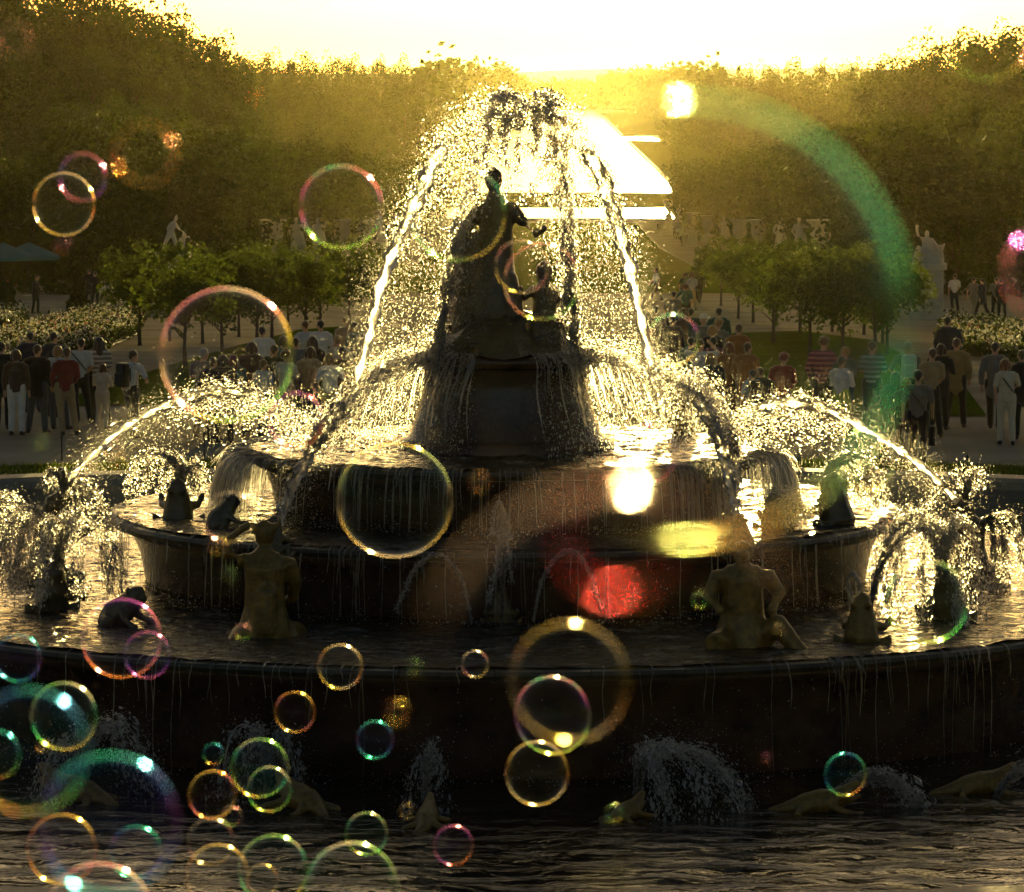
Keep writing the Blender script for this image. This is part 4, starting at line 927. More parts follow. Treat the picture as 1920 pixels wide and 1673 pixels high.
def J(**kw):
    """joints of a 1.72 m figure facing -Y; +X is its left hand"""
    j = dict(pel=(0, 0, .95), wai=(0, .005, 1.10), che=(0, .012, 1.30), nk=(0, .015, 1.45), hd=(0, -.012, 1.60),
             shl=(.185, .015, 1.405), ell=(.245, .04, 1.14), wrl=(.255, -.02, .90), shr=(-.185, .015, 1.405), elr=(-.245, .04, 1.14), wrr=(-.255, -.02, .90),
             hil=(.095, 0, .92), knl=(.105, -.015, .50), anl=(.11, .02, .085), tol=(.125, -.15, .035), hir=(-.095, 0, .92), knr=(-.105, -.015, .50), anr=(-.11, .02, .085), tor=(-.125, -.15, .035))
    j.update(kw); return {k: Vector(v) for k, v in j.items()}
def P4(v, r): return (v[0], v[1], v[2], r)
def mid(a, b, t=.5): return a.lerp(b, t)
def hand(el, wr, sgn):
    d = (wr - el).normalized(); s = d.cross(Vector((0, 1, 0)));  s = s.normalized() if s.length > .1 else Vector((1, 0, 0))
    pal = wr + d * .05; out = [[P4(wr - d * .02, .027), P4(pal, .036), P4(wr + d * .085, .030)]]
    f = Vector((0, -1, 0)) if abs(d.y) < .8 else Vector((0, 0, -1))
    for q, L in ((-1.5, .06), (-.5, .075), (.5, .07), (1.5, .052)):
        b = wr + d * .085 + f.cross(d).normalized() * (q * .017); out.append([P4(b - d * .01, .010), P4(b + d * L * .55 + f * .004, .0095), P4(b + d * L + f * .02, .008)])
    out.append([P4(wr + d * .03 + f * .02, .012), P4(wr + d * .06 + f * .045, .011), P4(wr + d * .085 + f * .05, .009)])
    return out
def pose(key, j, skirt=False):
    m = {}
    hd = j['hd']; nk = j['nk']; fw = Vector((0, -1, 0))
    body = [[P4(j['pel'], .12), P4(j['wai'], .115), P4(j['che'], .13), P4(mid(j['che'], nk, .7), .09), P4(nk, .056), P4(hd - Vector((0, 0, .06)), .056)]]
    for s in 'lr':
        body.append([P4(j['sh' + s], .058), P4(mid(j['sh' + s], j['el' + s]), .046), P4(j['el' + s], .038), P4(mid(j['el' + s], j['wr' + s]), .036), P4(j['wr' + s], .026)])
        body += hand(j['el' + s], j['wr' + s], 1)
        body.append([P4(j['hi' + s], .090), P4(mid(j['hi' + s], j['kn' + s]), .076), P4(j['kn' + s], .055), P4(mid(j['kn' + s], j['an' + s], .35), .055), P4(j['an' + s], .036)])
        body.append([P4(j['an' + s] + Vector((0, .03, -.035)), .034), P4(mid(j['an' + s], j['to' + s], .5), .036), P4(j['to' + s], .028)])
    body.append([P4(hd + Vector((0, -.085, .015)), .016), P4(hd + Vector((0, -.108, -.018)), .018)])      # nose
    body.append([P4(hd + Vector((-.022, -.088, -.055)), .012), P4(hd + Vector((.022, -.088, -.055)), .012)])   # mouth
    for s in (-1, 1): body.append([P4(hd + Vector((s * .078, .0, .02)), .018), P4(hd + Vector((s * .082, .01, -.03)), .014)])
    m['body'] = sculpt('body', body, SKIN, .0135, blobs=[(hd.x, hd.y + .01, hd.z + .02, .078, .098, .105), (hd.x, hd.y - .022, hd.z - .045, .058, .066, .075)])
    def top(name, arm_t, hem, g=0.0, coat=False):
        lo = j['pel'] + Vector((0, 0, -.02 - hem))
        L = [[P4(lo, (.155 if coat else .142) + g), P4(j['pel'], .150 + g), P4(j['wai'], .136 + g), P4(j['che'], .148 + g), P4(mid(j['che'], nk, .55), .118 + g * .6), P4(nk + Vector((0, 0, -.03)), .066)]]
        L.append([P4(j['shl'] + Vector((-.02, 0, .0)), .078 + g), P4(j['shr'] + Vector((.02, 0, .0)), .078 + g)])
        for s in (-1, 1):   # breadth of chest and hips
            L.append([P4(j['che'] + Vector((s * .07, 0, .02)), .115 + g), P4(j['wai'] + Vector((s * .055, 0, 0)), .10 + g), P4(lo + Vector((s * .055, 0, 0)), .115 + g)])
        for s in 'lr':
            a, b, c = j['sh' + s], j['el' + s], j['wr' + s]
            seq = [P4(a, .074 + g), P4(mid(a, b), .062 + g), P4(b if arm_t > .5 else mid(a, b, arm_t * 2), .056 + g)]
            if arm_t > .5: seq += [P4(mid(b, c), .05 + g), P4(mid(b, c, .93), .042 + g)]
            L.append(seq)
        return sculpt(name, L, DUM, .018)
    m['shirt'] = top('shirt', .45, .02); m['sweater'] = top('sweater', 1, .05, .006); m['jacket'] = top('jacket', 1, .20, .014, True)
    L = []
    for s in 'lr':
        L.append([P4(j['hi' + s] + Vector((0, 0, .1)), .10), P4(j['hi' + s], .115), P4(mid(j['hi' + s], j['kn' + s]), .094), P4(j['kn' + s], .074), P4(mid(j['kn' + s], j['an' + s]), .070), P4(j['an' + s] + Vector((0, 0, -.01)), .062)])
    L.append([P4(j['pel'] + Vector((-.06, 0, .08)), .125), P4(j['pel'] + Vector((.06, 0, .08)), .125)]); L.append([P4(j['pel'] + Vector((-.07, .02, -.03)), .12), P4(j['pel'] + Vector((.07, .02, -.03)), .12)])
    m['trousers'] = sculpt('trousers', L, DUM, .018)
    vv = []; ff = []; n = 28
    prof = [(.150, 1.08), (.175, .98), (.19, .86), (.205, .70), (.215, .56), (.20, .555), (.13, .9)]
    for i in range(n):
        a = 2 * math.pi * i / n
        for r, z in prof:
            k = 1 + .05 * math.sin(a * 7) * (1.08 - z) * 2; vv.append((r * k * math.cos(a) * 1.08, r * k * math.sin(a) * .85, z))
    for i in range(n):
        for q in range(len(prof) - 1): ff.append((i * 7 + q, ((i + 1) % n) * 7 + q, ((i + 1) % n) * 7 + q + 1, i * 7 + q + 1))
    m['skirt'] = mk('skirt', vv, ff, DUM, True)
    L = []
    for s in 'lr':
        a, t = j['an' + s], j['to' + s]; L.append([P4(a + Vector((0, .04, -.03)), .044), P4(a + Vector((0, 0, .0)), .044)]); L.append([P4(a + Vector((0, .045, -.045)), .040), P4(mid(a, t, .5) + Vector((0, 0, -.012)), .045), P4(t + Vector((0, -.03, .005)), .036)])
    m['shoes'] = sculpt('shoe', L[:2], SHOE, .016), sculpt('shoe', L[2:], SHOE, .016)
    c = hd + Vector((0, .022, .045))
    m['short'] = sculpt('hair', [[P4(hd + Vector((0, .085, .02)), .045), P4(hd + Vector((0, .075, -.045)), .035)]], HAIRC['dark'], .016, [(c.x, c.y, c.z, .088, .098, .088)])
    m['bob'] = sculpt('hair', [[P4(hd + Vector((s * .075, .03, .04)), .042), P4(hd + Vector((s * .085, .03, -.07)), .04)] for s in (-1, 1)] + [[P4(hd + Vector((0, .08, .04)), .06), P4(hd + Vector((0, .08, -.09)), .05)]], HAIRC['dark'], .016, [(c.x, c.y, c.z, .097, .105, .095)])
    m['long'] = sculpt('hair', [[P4(hd + Vector((s * .07, .04, .04)), .045), P4(hd + Vector((s * .09, .055, -.1)), .048), P4(hd + Vector((s * .10, .08, -.30)), .03)] for s in (-1, 1)] + [[P4(hd + Vector((0, .085, .04)), .065), P4(hd + Vector((0, .10, -.12)), .075), P4(hd + Vector((0, .12, -.36)), .05)]], HAIRC['dark'], .017, [(c.x, c.y, c.z, .095, .104, .094)])
    q = []
    for i in range(26):
        a = rnd.uniform(0, 6.28); e = rnd.uniform(-.9, 1.4); q.append((c.x + .09 * math.cos(a) * math.cos(e), c.y + .015 + .09 * max(-.35, math.sin(a)) * math.cos(e), c.z - .01 + .09 * math.sin(e), .036, .036, .036))
    m['curly'] = sculpt('hair', [], HAIRC['dark'], .014, [(c.x, c.y, c.z, .1, .105, .095)] + q)
    vv, ff = lathe([(.001, .105), (.05, .10), (.085, .06), (.097, .012), (.10, .0), (.092, -.004)], 20); vv = [(x + c.x, y * 1.06 + c.y - .012, z + c.z + .0) for x, y, z in vv]
    bv = [(c.x + s * .07, c.y - .09, c.z + .006) for s in (-1, 1)] + [(c.x + s * .055, c.y - .185, c.z - .012) for s in (1, -1)]; b0 = len(vv)
    vv += bv + [(x, y, z - .008) for x, y, z in bv]; ff += [(b0, b0 + 1, b0 + 2, b0 + 3), (b0 + 7, b0 + 6, b0 + 5, b0 + 4)] + [(b0 + i, b0 + 4 + i, b0 + 4 + (i + 1) % 4, b0 + (i + 1) % 4) for i in range(4)]
    m['cap'] = mk('cap', vv, ff, DUM, True)
    # things carried
    ch = j['che']
    vs, fs = box(ch.x, ch.y + .225, ch.z - .05, .30, .17, .46, .05); v2, f2 = box(ch.x, ch.y + .325, ch.z - .12, .22, .06, .22, .025); m['backpack'] = mk('backpack', *cat_vf([(vs, fs), (v2, f2)]), DUM)
    L = [[P4(Vector((ch.x + s * .12, ch.y + .13, ch.z - .18)), .017), P4(Vector((ch.x + s * .14, ch.y + .15, ch.z + .06)), .019), P4(Vector((ch.x + s * .13, ch.y + .03, ch.z + .165)), .02), P4(Vector((ch.x + s * .135, ch.y - .13, ch.z + .08)), .02), P4(Vector((ch.x + s * .15, ch.y - .14, ch.z - .10)), .017), P4(Vector((ch.x + s * .19, ch.y + .05, ch.z - .22)), .016)] for s in (-1, 1)]
    m['pack_strap'] = sculpt('pack_strap', L, DUM, .014)
    L = [[P4(Vector((.20, ch.y + .04, 1.46)), .018), P4(Vector((.08, ch.y - .17, 1.33)), .018), P4(Vector((-.08, ch.y - .175, 1.12)), .018), P4(Vector((-.20, -.06, .96)), .018), P4(Vector((-.10, .18, 1.10)), .018), P4(Vector((.08, .185, 1.32)), .018), P4(Vector((.20, ch.y + .04, 1.46)), .018)]]
    m['sling'] = sculpt('sling', L, DUM, .013); w_ = j['wrr']
    vs, fs = box(-.28, -.02, .88, .10, .30, .24, .04); m['shoulder_bag'] = mk('shoulder_bag', vs, fs, DUM)
    vs, fs = box(w_.x, w_.y, w_.z - .36, .12, .32, .34, .05); m['handbag'] = mk('handbag', *cat_vf([(vs, fs), box(w_.x, w_.y - .09, w_.z - .14, .02, .02, .16, .004), box(w_.x, w_.y + .09, w_.z - .14, .02, .02, .16, .004), box(w_.x, w_.y, w_.z - .06, .02, .20, .02, .004)]), DUM)
    return m
POSES = {
    'stand': pose('stand', J()),
    'walk': pose('walk', J(knl=(.10, -.20, .53), anl=(.10, -.30, .12), tol=(.11, -.45, .09), knr=(-.10, .12, .50), anr=(-.11, .42, .15), tor=(-.12, .30, .05), ell=(.25, .12, 1.15), wrl=(.25, .10, .91), elr=(-.25, -.06, 1.14), wrr=(-.24, -.22, .95))),
    'hold': pose('hold', J(ell=(.25, -.02, 1.15), wrl=(.07, -.26, 1.22), elr=(-.25, -.02, 1.15), wrr=(-.07, -.27, 1.22), knl=(.12, -.03, .50), anl=(.14, .0, .085), tol=(.17, -.16, .035))),
    'arms_up': pose('arms_up', J(ell=(.40, -.10, 1.46), wrl=(.17, -.16, 1.62), elr=(-.40, -.10, 1.46), wrr=(-.17, -.16, 1.62))),
    'hips': pose('hips', J(ell=(.38, .08, 1.17), wrl=(.20, -.03, 1.00), elr=(-.25, .03, 1.14), wrr=(-.24, -.10, .92), knl=(.15, -.03, .50), anl=(.20, .0, .085), tol=(.24, -.15, .035), knr=(-.12, -.01, .50), anr=(-.15, .02, .085), tor=(-.18, -.14, .035))),
}
POSES['weight'] = pose('weight', J(pel=(.03, 0, .95), wai=(.015, .0, 1.10), hd=(-.02, -.03, 1.595), hil=(.125, 0, .93), hir=(-.065, 0, .905), knl=(.11, .0, .50), anl=(.07, .03, .085), tol=(.09, -.14, .035), knr=(-.14, -.09, .50), anr=(-.20, -.06, .085), tor=(-.26, -.21, .035), ell=(.27, .06, 1.14), wrl=(.23, -.12, .93), elr=(-.24, -.02, 1.15), wrr=(-.16, -.22, 1.02)))
POSES['turn'] = pose('turn', J(che=(.015, -.02, 1.29), nk=(.01, -.035, 1.44), hd=(.03, -.085, 1.58), shl=(.17, .05, 1.40), shr=(-.18, -.07, 1.39), ell=(.25, .11, 1.15), wrl=(.22, .02, .93), elr=(-.27, -.16, 1.16), wrr=(-.10, -.30, 1.10), knl=(.11, -.07, .50), anl=(.12, -.06, .085), tol=(.15, -.22, .035), anr=(-.12, .10, .085), tor=(-.15, -.05, .035), knr=(-.11, .02, .50)))
POSES['cross'] = pose('cross', J(ell=(.27, -.05, 1.16), wrl=(-.02, -.21, 1.16), elr=(-.27, -.05, 1.15), wrr=(.02, -.22, 1.13), hd=(-.015, -.035, 1.595), knl=(.12, -.03, .50), anl=(.16, .0, .085), tol=(.22, -.14, .035), anr=(-.13, .04, .085), tor=(-.17, -.12, .035)))
def setmat(o, m):
    o.material_slots[0].link = 'OBJECT'; o.material_slots[0].material = m
def depth_for(px, py, h):
    lo, hi = 76.0, 760.0
    f = lambda Y: at(px, py, Y).z - (zg(Y) + h)
    for _ in range(50):
        a = (lo + hi) / 2
        if f(a) > 0: lo = a
        else: hi = a
    return a
BLK = (.022, .02, .02); NAVY = (.025, .03, .055); WHT = (.66, .64, .62); PALE = (.42, .46, .52); GRY = (.16, .15, .15); TAN = (.34, .25, .15); RED = (.22, .03, .03); CREAM = (.56, .50, .40)
JEAN = (.07, .085, .12); KHK = (.25, .19, .09); ORG = (.30, .12, .04); GRN = (.05, .09, .06); LIME = (.42, .52, .05); TEAL = (.05, .13, .13); BRN = (.10, .06, .04); PURP = (.12, .03, .07)
def person(px, py, h, face, ps, hair, hc, top, tc_, bot, bc, label, extra=(), stripes=None, group='visitors round the fountain', Y=None):
    Y = Y or depth_for(px, py, h); p = Vector((at(px, py, Y).x, Y, zg(Y)))
    e = empty('person', p, R(face), label, 'person', group); s = h / 1.725; e.scale = (s * .98, s * .98, s)
    if ps == 'stand': ps = ('stand', 'weight', 'turn', 'cross', 'weight')[len(label) % 5]
    e.rotation_euler = (0, 0, R(face + rnd.uniform(-24, 24))); M = POSES[ps]
    link('body', M['body'], e)
    if top: o = link(top, M[top], e); setmat(o, cloth(tc_, stripes))
    o = link(bot, M[bot], e); setmat(o, cloth(bc)); link('shoe', M['shoes'][0], e); link('shoe', M['shoes'][1], e)
    if hair and hair != 'cap': o = link('hair', M[hair], e); setmat(o, HAIRC[hc])
    if hair == 'cap': o = link('cap', M['cap'], e); setmat(o, cloth(WHT if hc == 'white' else BLK))
    for k, c in extra: o = link(k, M[k], e); setmat(o, cloth(c))
    return e
AWAY, TO, LT, RT = 180, 0, -90, 90      # facing: away, to the camera, picture left, picture right
PEOPLE = [
 (4, 640, 1.76, 160, 'stand', 'short', 'dark', 'jacket', BLK, 'trousers', BLK, 'person in a black jacket cut off by the left edge of the crowd'),
 (30, 656, 1.68, 175, 'stand', 'bob', 'brown', 'sweater', BRN, 'trousers', WHT, 'person in a brown sweater and white trousers at the left end'),
 (70, 646, 1.76, 190, 'hips', 'short', 'dark', 'jacket', BLK, 'trousers', JEAN, 'broad person in a dark jacket and jeans, hand on hip'),
 (100, 621, 1.78, 180, 'stand', 'short', 'dark', 'sweater', NAVY, 'trousers', BLK, 'tall dark person behind the red top before the flower bed'),
 (106, 648, 1.68, 150, 'stand', 'bob', 'blond', 'shirt', PALE, 'trousers', JEAN, 'person in a pale blue shirt half behind the red top'),
 (123, 651, 1.74, 185, 'stand', 'short', 'brown', 'sweater', RED, 'trousers', TAN, 'person in a dark red top and tan trousers holding a black bag', (('handbag', BLK),)),
 (150, 634, 1.74, 200, 'stand', 'short', 'dark', 'shirt', PALE, 'trousers', BLK, 'person in a pale blue shirt with a dark sling across the back', (('sling', BLK),)),
 (184, 632, 1.74, 180, 'stand', 'long', 'dark', 'sweater', GRY, 'trousers', BLK, 'long haired person in a grey striped sweater', (), (.42, .40, .37)),
 (191, 682, 1.32, 180, 'stand', 'bob', 'brown', 'sweater', CREAM, 'trousers', CREAM, 'child dressed all in cream beside the striped sweater'),
 (246, 655, 1.74, 115, 'stand', 'short', 'brown', 'shirt', WHT, 'trousers', BLK, 'person in a white shirt with a black backpack standing alone on the left', (('backpack', BLK), ('pack_strap', BLK))),
 (55, 622, 1.70, 170, 'stand', 'short', 'dark', 'jacket', NAVY, 'trousers', JEAN, 'person in a navy jacket deep in the left crowd'),
 (380, 652, 1.78, 150, 'stand', 'short', 'grey', 'shirt', GRY, 'trousers', BRN, 'grey haired person in a grey shirt behind the left arc of water'),
 (400, 668, 1.66, 185, 'stand', 'short', 'dark', 'jacket', BLK, 'trousers', BLK, 'person in black just left of the top of the left arc'),
 (418, 666, 1.70, 190, 'hips', 'bob', 'dark', 'jacket', BLK, 'trousers', BLK, 'dark coated person with an elbow out above the left arc'),
 (442, 664, 1.62, 190, 'stand', 'long', 'red', 'shirt', TEAL, 'trousers', JEAN, 'person with long auburn hair in a teal top'),
 (470, 641, 1.80, 180, 'stand', 'bob', 'brown', 'jacket', BRN, 'trousers', BLK, 'tall person in a brown jacket behind the left arc'),
 (494, 674, 1.52, 170, 'stand', 'short', 'brown', 'shirt', PALE, 'trousers', JEAN, 'short person in a pale top beside the brown jacket'),
 (537, 656, 1.72, 160, 'hold', 'curly', 'brown', 'shirt', CREAM, 'trousers', TAN, 'curly haired person in a cream shirt seen through spray'),
 (516, 679, 1.46, 180, 'stand', 'short', 'dark', 'shirt', GRY, 'trousers', JEAN, 'child in grey left of the curly haired person'),
 (580, 650, 1.72, 180, 'stand', 'bob', 'brown', 'sweater', TAN, 'trousers', JEAN, 'person in a tan sweater seen through golden spray'),
 (619, 662, 1.66, 190, 'stand', 'bob', 'blond', 'shirt', WHT, 'trousers', TAN, 'fair haired person in white near the foot of the left tall jet'),
 (493, 611, 1.70, 180, 'stand', 'short', 'dark', 'shirt', WHT, 'trousers', BLK, 'person in a white shirt under the small trees on the left'),
 (601, 600, 1.74, 175, 'stand', 'short', 'dark', 'shirt', WHT, 'trousers', JEAN, 'person in a loose white shirt further back in the spray'),
 (572, 601, 1.72, 185, 'walk', 'short', 'brown', 'shirt', PALE, 'trousers', BLK, 'person walking behind the spray left of the loose white shirt'),
 (586, 631, 1.70, 180, 'stand', 'long', 'brown', 'sweater', BRN, 'trousers', BLK, 'brown clad person in the middle of the misty crowd'),
 (557, 632, 1.70, 180, 'stand', 'short', 'dark', 'sweater', GRY, 'trousers', JEAN, 'grey clad person in the misty crowd on the left'),
 (634, 628, 1.72, 180, 'stand', 'short', 'blond', 'shirt', CREAM, 'trousers', TAN, 'cream clad person in the misty crowd by the left jet'),
 (648, 592, 1.74, 180, 'stand', 'short', 'brown', 'shirt', TAN, 'trousers', JEAN, 'tan clad person far back beside the left jet'),
 (668, 602, 1.70, 180, 'stand', 'short', 'dark', 'shirt', GRY, 'trousers', BLK, 'grey clad person far back touching the left jet'),
 (640, 650, 1.70, 180, 'stand', 'short', 'brown', 'sweater', BRN, 'trousers', BLK, 'brown clad person tight against the left tall jet'),
 (530, 630, 1.70, 180, 'stand', 'bob', 'dark', 'shirt', TEAL, 'trousers', BLK, 'teal clad person back in the left crowd'),
 (512, 646, 1.72, 180, 'stand', 'short', 'dark', 'jacket', BLK, 'trousers', BLK, 'black clad person between the brown jacket and the curly hair'),
 (197, 517, 1.72, 100, 'walk', 'short', 'dark', 'sweater', WHT, 'trousers', TAN, 'person in a white top walking across the left terrace'),
 (238, 501, 1.76, 180, 'stand', 'bob', 'blond', 'shirt', WHT, 'trousers', BLK, 'person in a white blouse and black trousers on the left terrace'),
 (167, 505, 1.74, 170, 'stand', 'short', 'dark', 'jacket', BLK, 'trousers', BLK, 'dark person left of the white top on the left terrace'),
 (178, 509, 1.72, 190, 'stand', 'short', 'dark', 'sweater', BLK, 'trousers', BLK, 'dark person next to the white top on the left terrace'),
 (216, 510, 1.72, 180, 'walk', 'short', 'dark', 'jacket', NAVY, 'trousers', BLK, 'dark person between the two white tops on the left terrace'),
 (226, 508, 1.70, 180, 'stand', 'short', 'dark', 'jacket', BLK, 'trousers', BLK, 'dark person just left of the white blouse on the left terrace'),
 (66, 515, 1.72, 90, 'stand', 'short', 'dark', 'jacket', BLK, 'trousers', BLK, 'dark person by the teal parasols'),
 # right of the fountain
 (1230, 503, 1.72, -60, 'walk', 'short', 'dark', 'shirt', PALE, 'trousers', BLK, 'person in a pale shirt striding over the end of the long lawn'),
 (1284, 511, 1.70, 180, 'stand', 'bob', 'brown', 'shirt', GRN, 'trousers', JEAN, 'person in green among the four on the lawn end'),
 (1298, 512, 1.72, 180, 'stand', 'short', 'brown', 'shirt', CREAM, 'trousers', TAN, 'person in cream among the four on the lawn end'),
 (1301, 501, 1.76, 180, 'stand', 'short', 'dark', 'sweater', BRN, 'trousers', BLK, 'brown clad person behind the cream one on the lawn end'),
 (1312, 505, 1.74, 185, 'walk', 'short', 'dark', 'jacket', BLK, 'trousers', BLK, 'dark person at the right of the four on the lawn end'),
 (1316, 462, 1.72, 180, 'walk', 'short', 'dark', 'jacket', BLK, 'trousers', BLK, 'dark person walking on the path beside the stone edging'),
 (1279, 438, 1.72, 180, 'stand', 'short', 'dark', 'jacket', BLK, 'trousers', BLK, 'left one of two dark strollers far along the right path'),
 (1292, 436, 1.74, 180, 'walk', 'short', 'dark', 'jacket', NAVY, 'trousers', BLK, 'right one of two dark strollers far along the right path'),
 (1236, 416, 1.74, 180, 'stand', 'short', 'dark', 'jacket', BLK, 'trousers', BLK, 'small dark person at the far edge of the lawn before the pond'),
 (1265, 424, 1.72, 180, 'stand', 'short', 'dark', 'shirt', GRY, 'trousers', BLK, 'leftmost distant figure of the group by the avenue trees'),
 (1271, 425, 1.70, 180, 'stand', 'short', 'dark', 'shirt', PALE, 'trousers', BLK, 'distant figure in pale blue of the group by the avenue trees'),
 (1305, 430, 1.70, 180, 'stand', 'short', 'dark', 'shirt', WHT, 'trousers', JEAN, 'distant figure in white on the right path'),
 (1313, 428, 1.70, 180, 'stand', 'short', 'dark', 'shirt', GRY, 'trousers', BLK, 'distant figure in grey right of the white one'),
 (1350, 462, 1.72, 200, 'walk', 'short', 'dark', 'jacket', BLK, 'trousers', BLK, 'dark person walking in front of the vases'),
 (1262, 546, 1.76, 180, 'stand', 'short', 'dark', 'shirt', GRY, 'trousers', BLK, 'grey clad person on the gravel below the lawn end'),
 (1285, 531, 1.74, 175, 'hips', 'bob', 'brown', 'shirt', TEAL, 'trousers', BLK, 'teal clad person on the gravel below the lawn end'),
 (1228, 574, 1.72, 180, 'stand', 'short', 'dark', 'jacket', BLK, 'trousers', BLK, 'dark person just right of the right tall jet'),
 (1261, 592, 1.74, 180, 'stand', 'short', 'dark', 'jacket', BLK, 'trousers', BLK, 'dark person behind the small purple bubble at the right'),
 (1285, 577, 1.72, 180, 'stand', 'bob', 'brown', 'sweater', BRN, 'trousers', BLK, 'brown clad person in the middle distance right of the jet'),
 (1297, 577, 1.72, 185, 'stand', 'short', 'dark', 'jacket', GRN, 'trousers', BLK, 'dark green clad person in the middle distance right of the jet'),
 (1319, 590, 1.72, 180, 'stand', 'cap', 'white', 'shirt', GRY, 'trousers', BLK, 'person wearing a white cap in the right crowd'),
 (1348, 577, 1.76, 175, 'hips', 'short', 'dark', 'jacket', GRN, 'trousers', BLK, 'person in dark green with an elbow out before the lit gravel'),
 (1346, 598, 1.72, 180, 'stand', 'curly', 'blond', 'shirt', GRY, 'trousers', JEAN, 'person with glowing curly hair behind the arms-up figure'),
 (1334, 610, 1.68, 180, 'stand', 'bob', 'blond', 'sweater', BLK, 'trousers', BLK, 'person in black with hair rimmed by light'),
 (1384, 607, 1.76, 180, 'stand', 'short', 'brown', 'jacket', ORG, 'trousers', BRN, 'person in a rust jacket behind the pair in orange'),
 (1337, 631, 1.66, 190, 'stand', 'short', 'dark', 'shirt', PURP, 'trousers', JEAN, 'person in a purple top behind the long fair hair'),
 (1294, 632, 1.62, 175, 'stand', 'short', 'dark', 'shirt', TEAL, 'trousers', BLK, 'person in teal behind the raised elbows'),
 (1313, 636, 1.72, 165, 'arms_up', 'short', 'brown', 'shirt', PALE, 'trousers', JEAN, 'person with both elbows raised holding something to the face'),
 (1244, 651, 1.68, 180, 'stand', 'bob', 'brown', 'shirt', PALE, 'trousers', TAN, 'person in a pale shirt right beside the right tall jet'),
 (1366, 642, 1.72, 185, 'stand', 'bob', 'red', 'sweater', ORG, 'trousers', BRN, 'left person of the pair in orange tops'),
 (1400, 642, 1.74, 178, 'stand', 'short', 'brown', 'jacket', ORG, 'trousers', KHK, 'right person of the pair in orange tops'),
 (1338, 660, 1.74, 180, 'stand', 'long', 'blond', 'jacket', BLK, 'trousers', BLK, 'person with long fair hair glowing over a black coat'),
 (1410, 693, 1.40, 180, 'stand', 'short', 'dark', 'shirt', PALE, 'trousers', BLK, 'child in a pale blue shirt with a small black backpack', (('backpack', BLK), ('pack_strap', BLK))),
 (1428, 688, 1.44, 182, 'stand', 'short', 'brown', 'sweater', BLK, 'trousers', BLK, 'dark clad child beside the pale blue shirt'),
 (1468, 662, 1.70, 180, 'stand', 'curly', 'red', 'sweater', RED, 'trousers', PURP, 'curly haired person in a dark red sweater'),
 (1543, 632, 1.86, 180, 'stand', 'curly', 'brown', 'sweater', PURP, 'trousers', BLK, 'tall person in a maroon striped sweater', (), (.34, .14, .16)),
 (1585, 650, 1.76, 200, 'stand', 'short', 'blond', 'jacket', GRN, 'trousers', BLK, 'fair haired person in dark green behind the white top'),
 (1578, 668, 1.66, 150, 'hold', 'short', 'dark', 'sweater', WHT, 'skirt', LIME, 'person in a white top and lime green skirt'),
 (1636, 640, 1.80, 180, 'hold', 'short', 'dark', 'shirt', GRN, 'trousers', BLK, 'person in a green and grey striped shirt', (), (.30, .36, .36)),
 (1702, 640, 1.76, 165, 'hips', 'short', 'grey', 'shirt', GRY, 'trousers', BLK, 'grey haired person with a pale blue pack on the shoulder', (('backpack', PALE), ('pack_strap', PALE))),
 (1679, 697, 1.62, 178, 'hips', 'long', 'brown', 'jacket', GRN, 'trousers', BRN, 'long haired person in a dark green coat behind the right arc'),
 (1645, 741, 1.25, 180, 'stand', 'short', 'dark', 'sweater', BRN, 'trousers', BRN, 'small child standing behind the right arc of water'),
 (1697, 709, 1.55, 190, 'stand', 'bob', 'blond', 'sweater', BRN, 'trousers', BLK, 'short fair haired person behind the green coat'),
 (1722, 694, 1.80, 185, 'walk', 'short', 'dark', 'shirt', GRY, 'trousers', BLK, 'person with a brown sling carrying a bag in front of the crowd at right', (('sling', BRN), ('handbag', BLK))),
 (1747, 653, 1.76, 180, 'stand', 'short', 'brown', 'shirt', TAN, 'trousers', BLK, 'person in a tan shirt left of the khaki jacket'),
 (1763, 645, 1.72, 175, 'stand', 'bob', 'dark', 'jacket', BLK, 'trousers', BLK, 'dark person squeezed between the tan shirt and the khaki jacket'),
 (1794, 634, 1.80, 180, 'hips', 'short', 'brown', 'jacket', KHK, 'trousers', BLK, 'person in a khaki jacket standing with legs apart'),
 (1778, 592, 1.76, 175, 'stand', 'short', 'dark', 'jacket', NAVY, 'trousers', BLK, 'person in navy before the right flower bed'),
 (1866, 642, 1.78, 165, 'walk', 'short', 'dark', 'jacket', GRY, 'trousers', BLK, 'person in a grey jacket walking on the lit path'),
 (1888, 672, 1.66, 180, 'stand', 'bob', 'red', 'shirt', CREAM, 'trousers', CREAM, 'person in a cream outfit with a dark sling', (('sling', BLK),)),
 (1920, 655, 1.76, 185, 'stand', 'short', 'brown', 'jacket', BLK, 'trousers', BLK, 'dark person cut off by the right edge of the picture'),
 (1790, 514, 1.76, 180, 'stand', 'short', 'dark', 'shirt', WHT, 'trousers', BLK, 'person in a white shirt by the tall statue pedestal'),
 (1826, 520, 1.70, 150, 'walk', 'short', 'dark', 'shirt', GRY, 'trousers', GRY, 'grey figure walking on the right terrace'),
 (1842, 522, 1.72, 200, 'walk', 'short', 'dark', 'jacket', NAVY, 'trousers', BLK, 'dark figure following the grey one on the right terrace'),
 (1868, 520, 1.74, 180, 'stand', 'short', 'dark', 'sweater', GRY, 'trousers', BLK, 'dark figure standing at the right end of the right terrace'),
 (1879, 522, 1.70, 170, 'stand', 'short', 'dark', 'jacket', BLK, 'trousers', BLK, 'last dark figure on the right terrace before the golden bubble'),
]
for q in PEOPLE: person(*q)

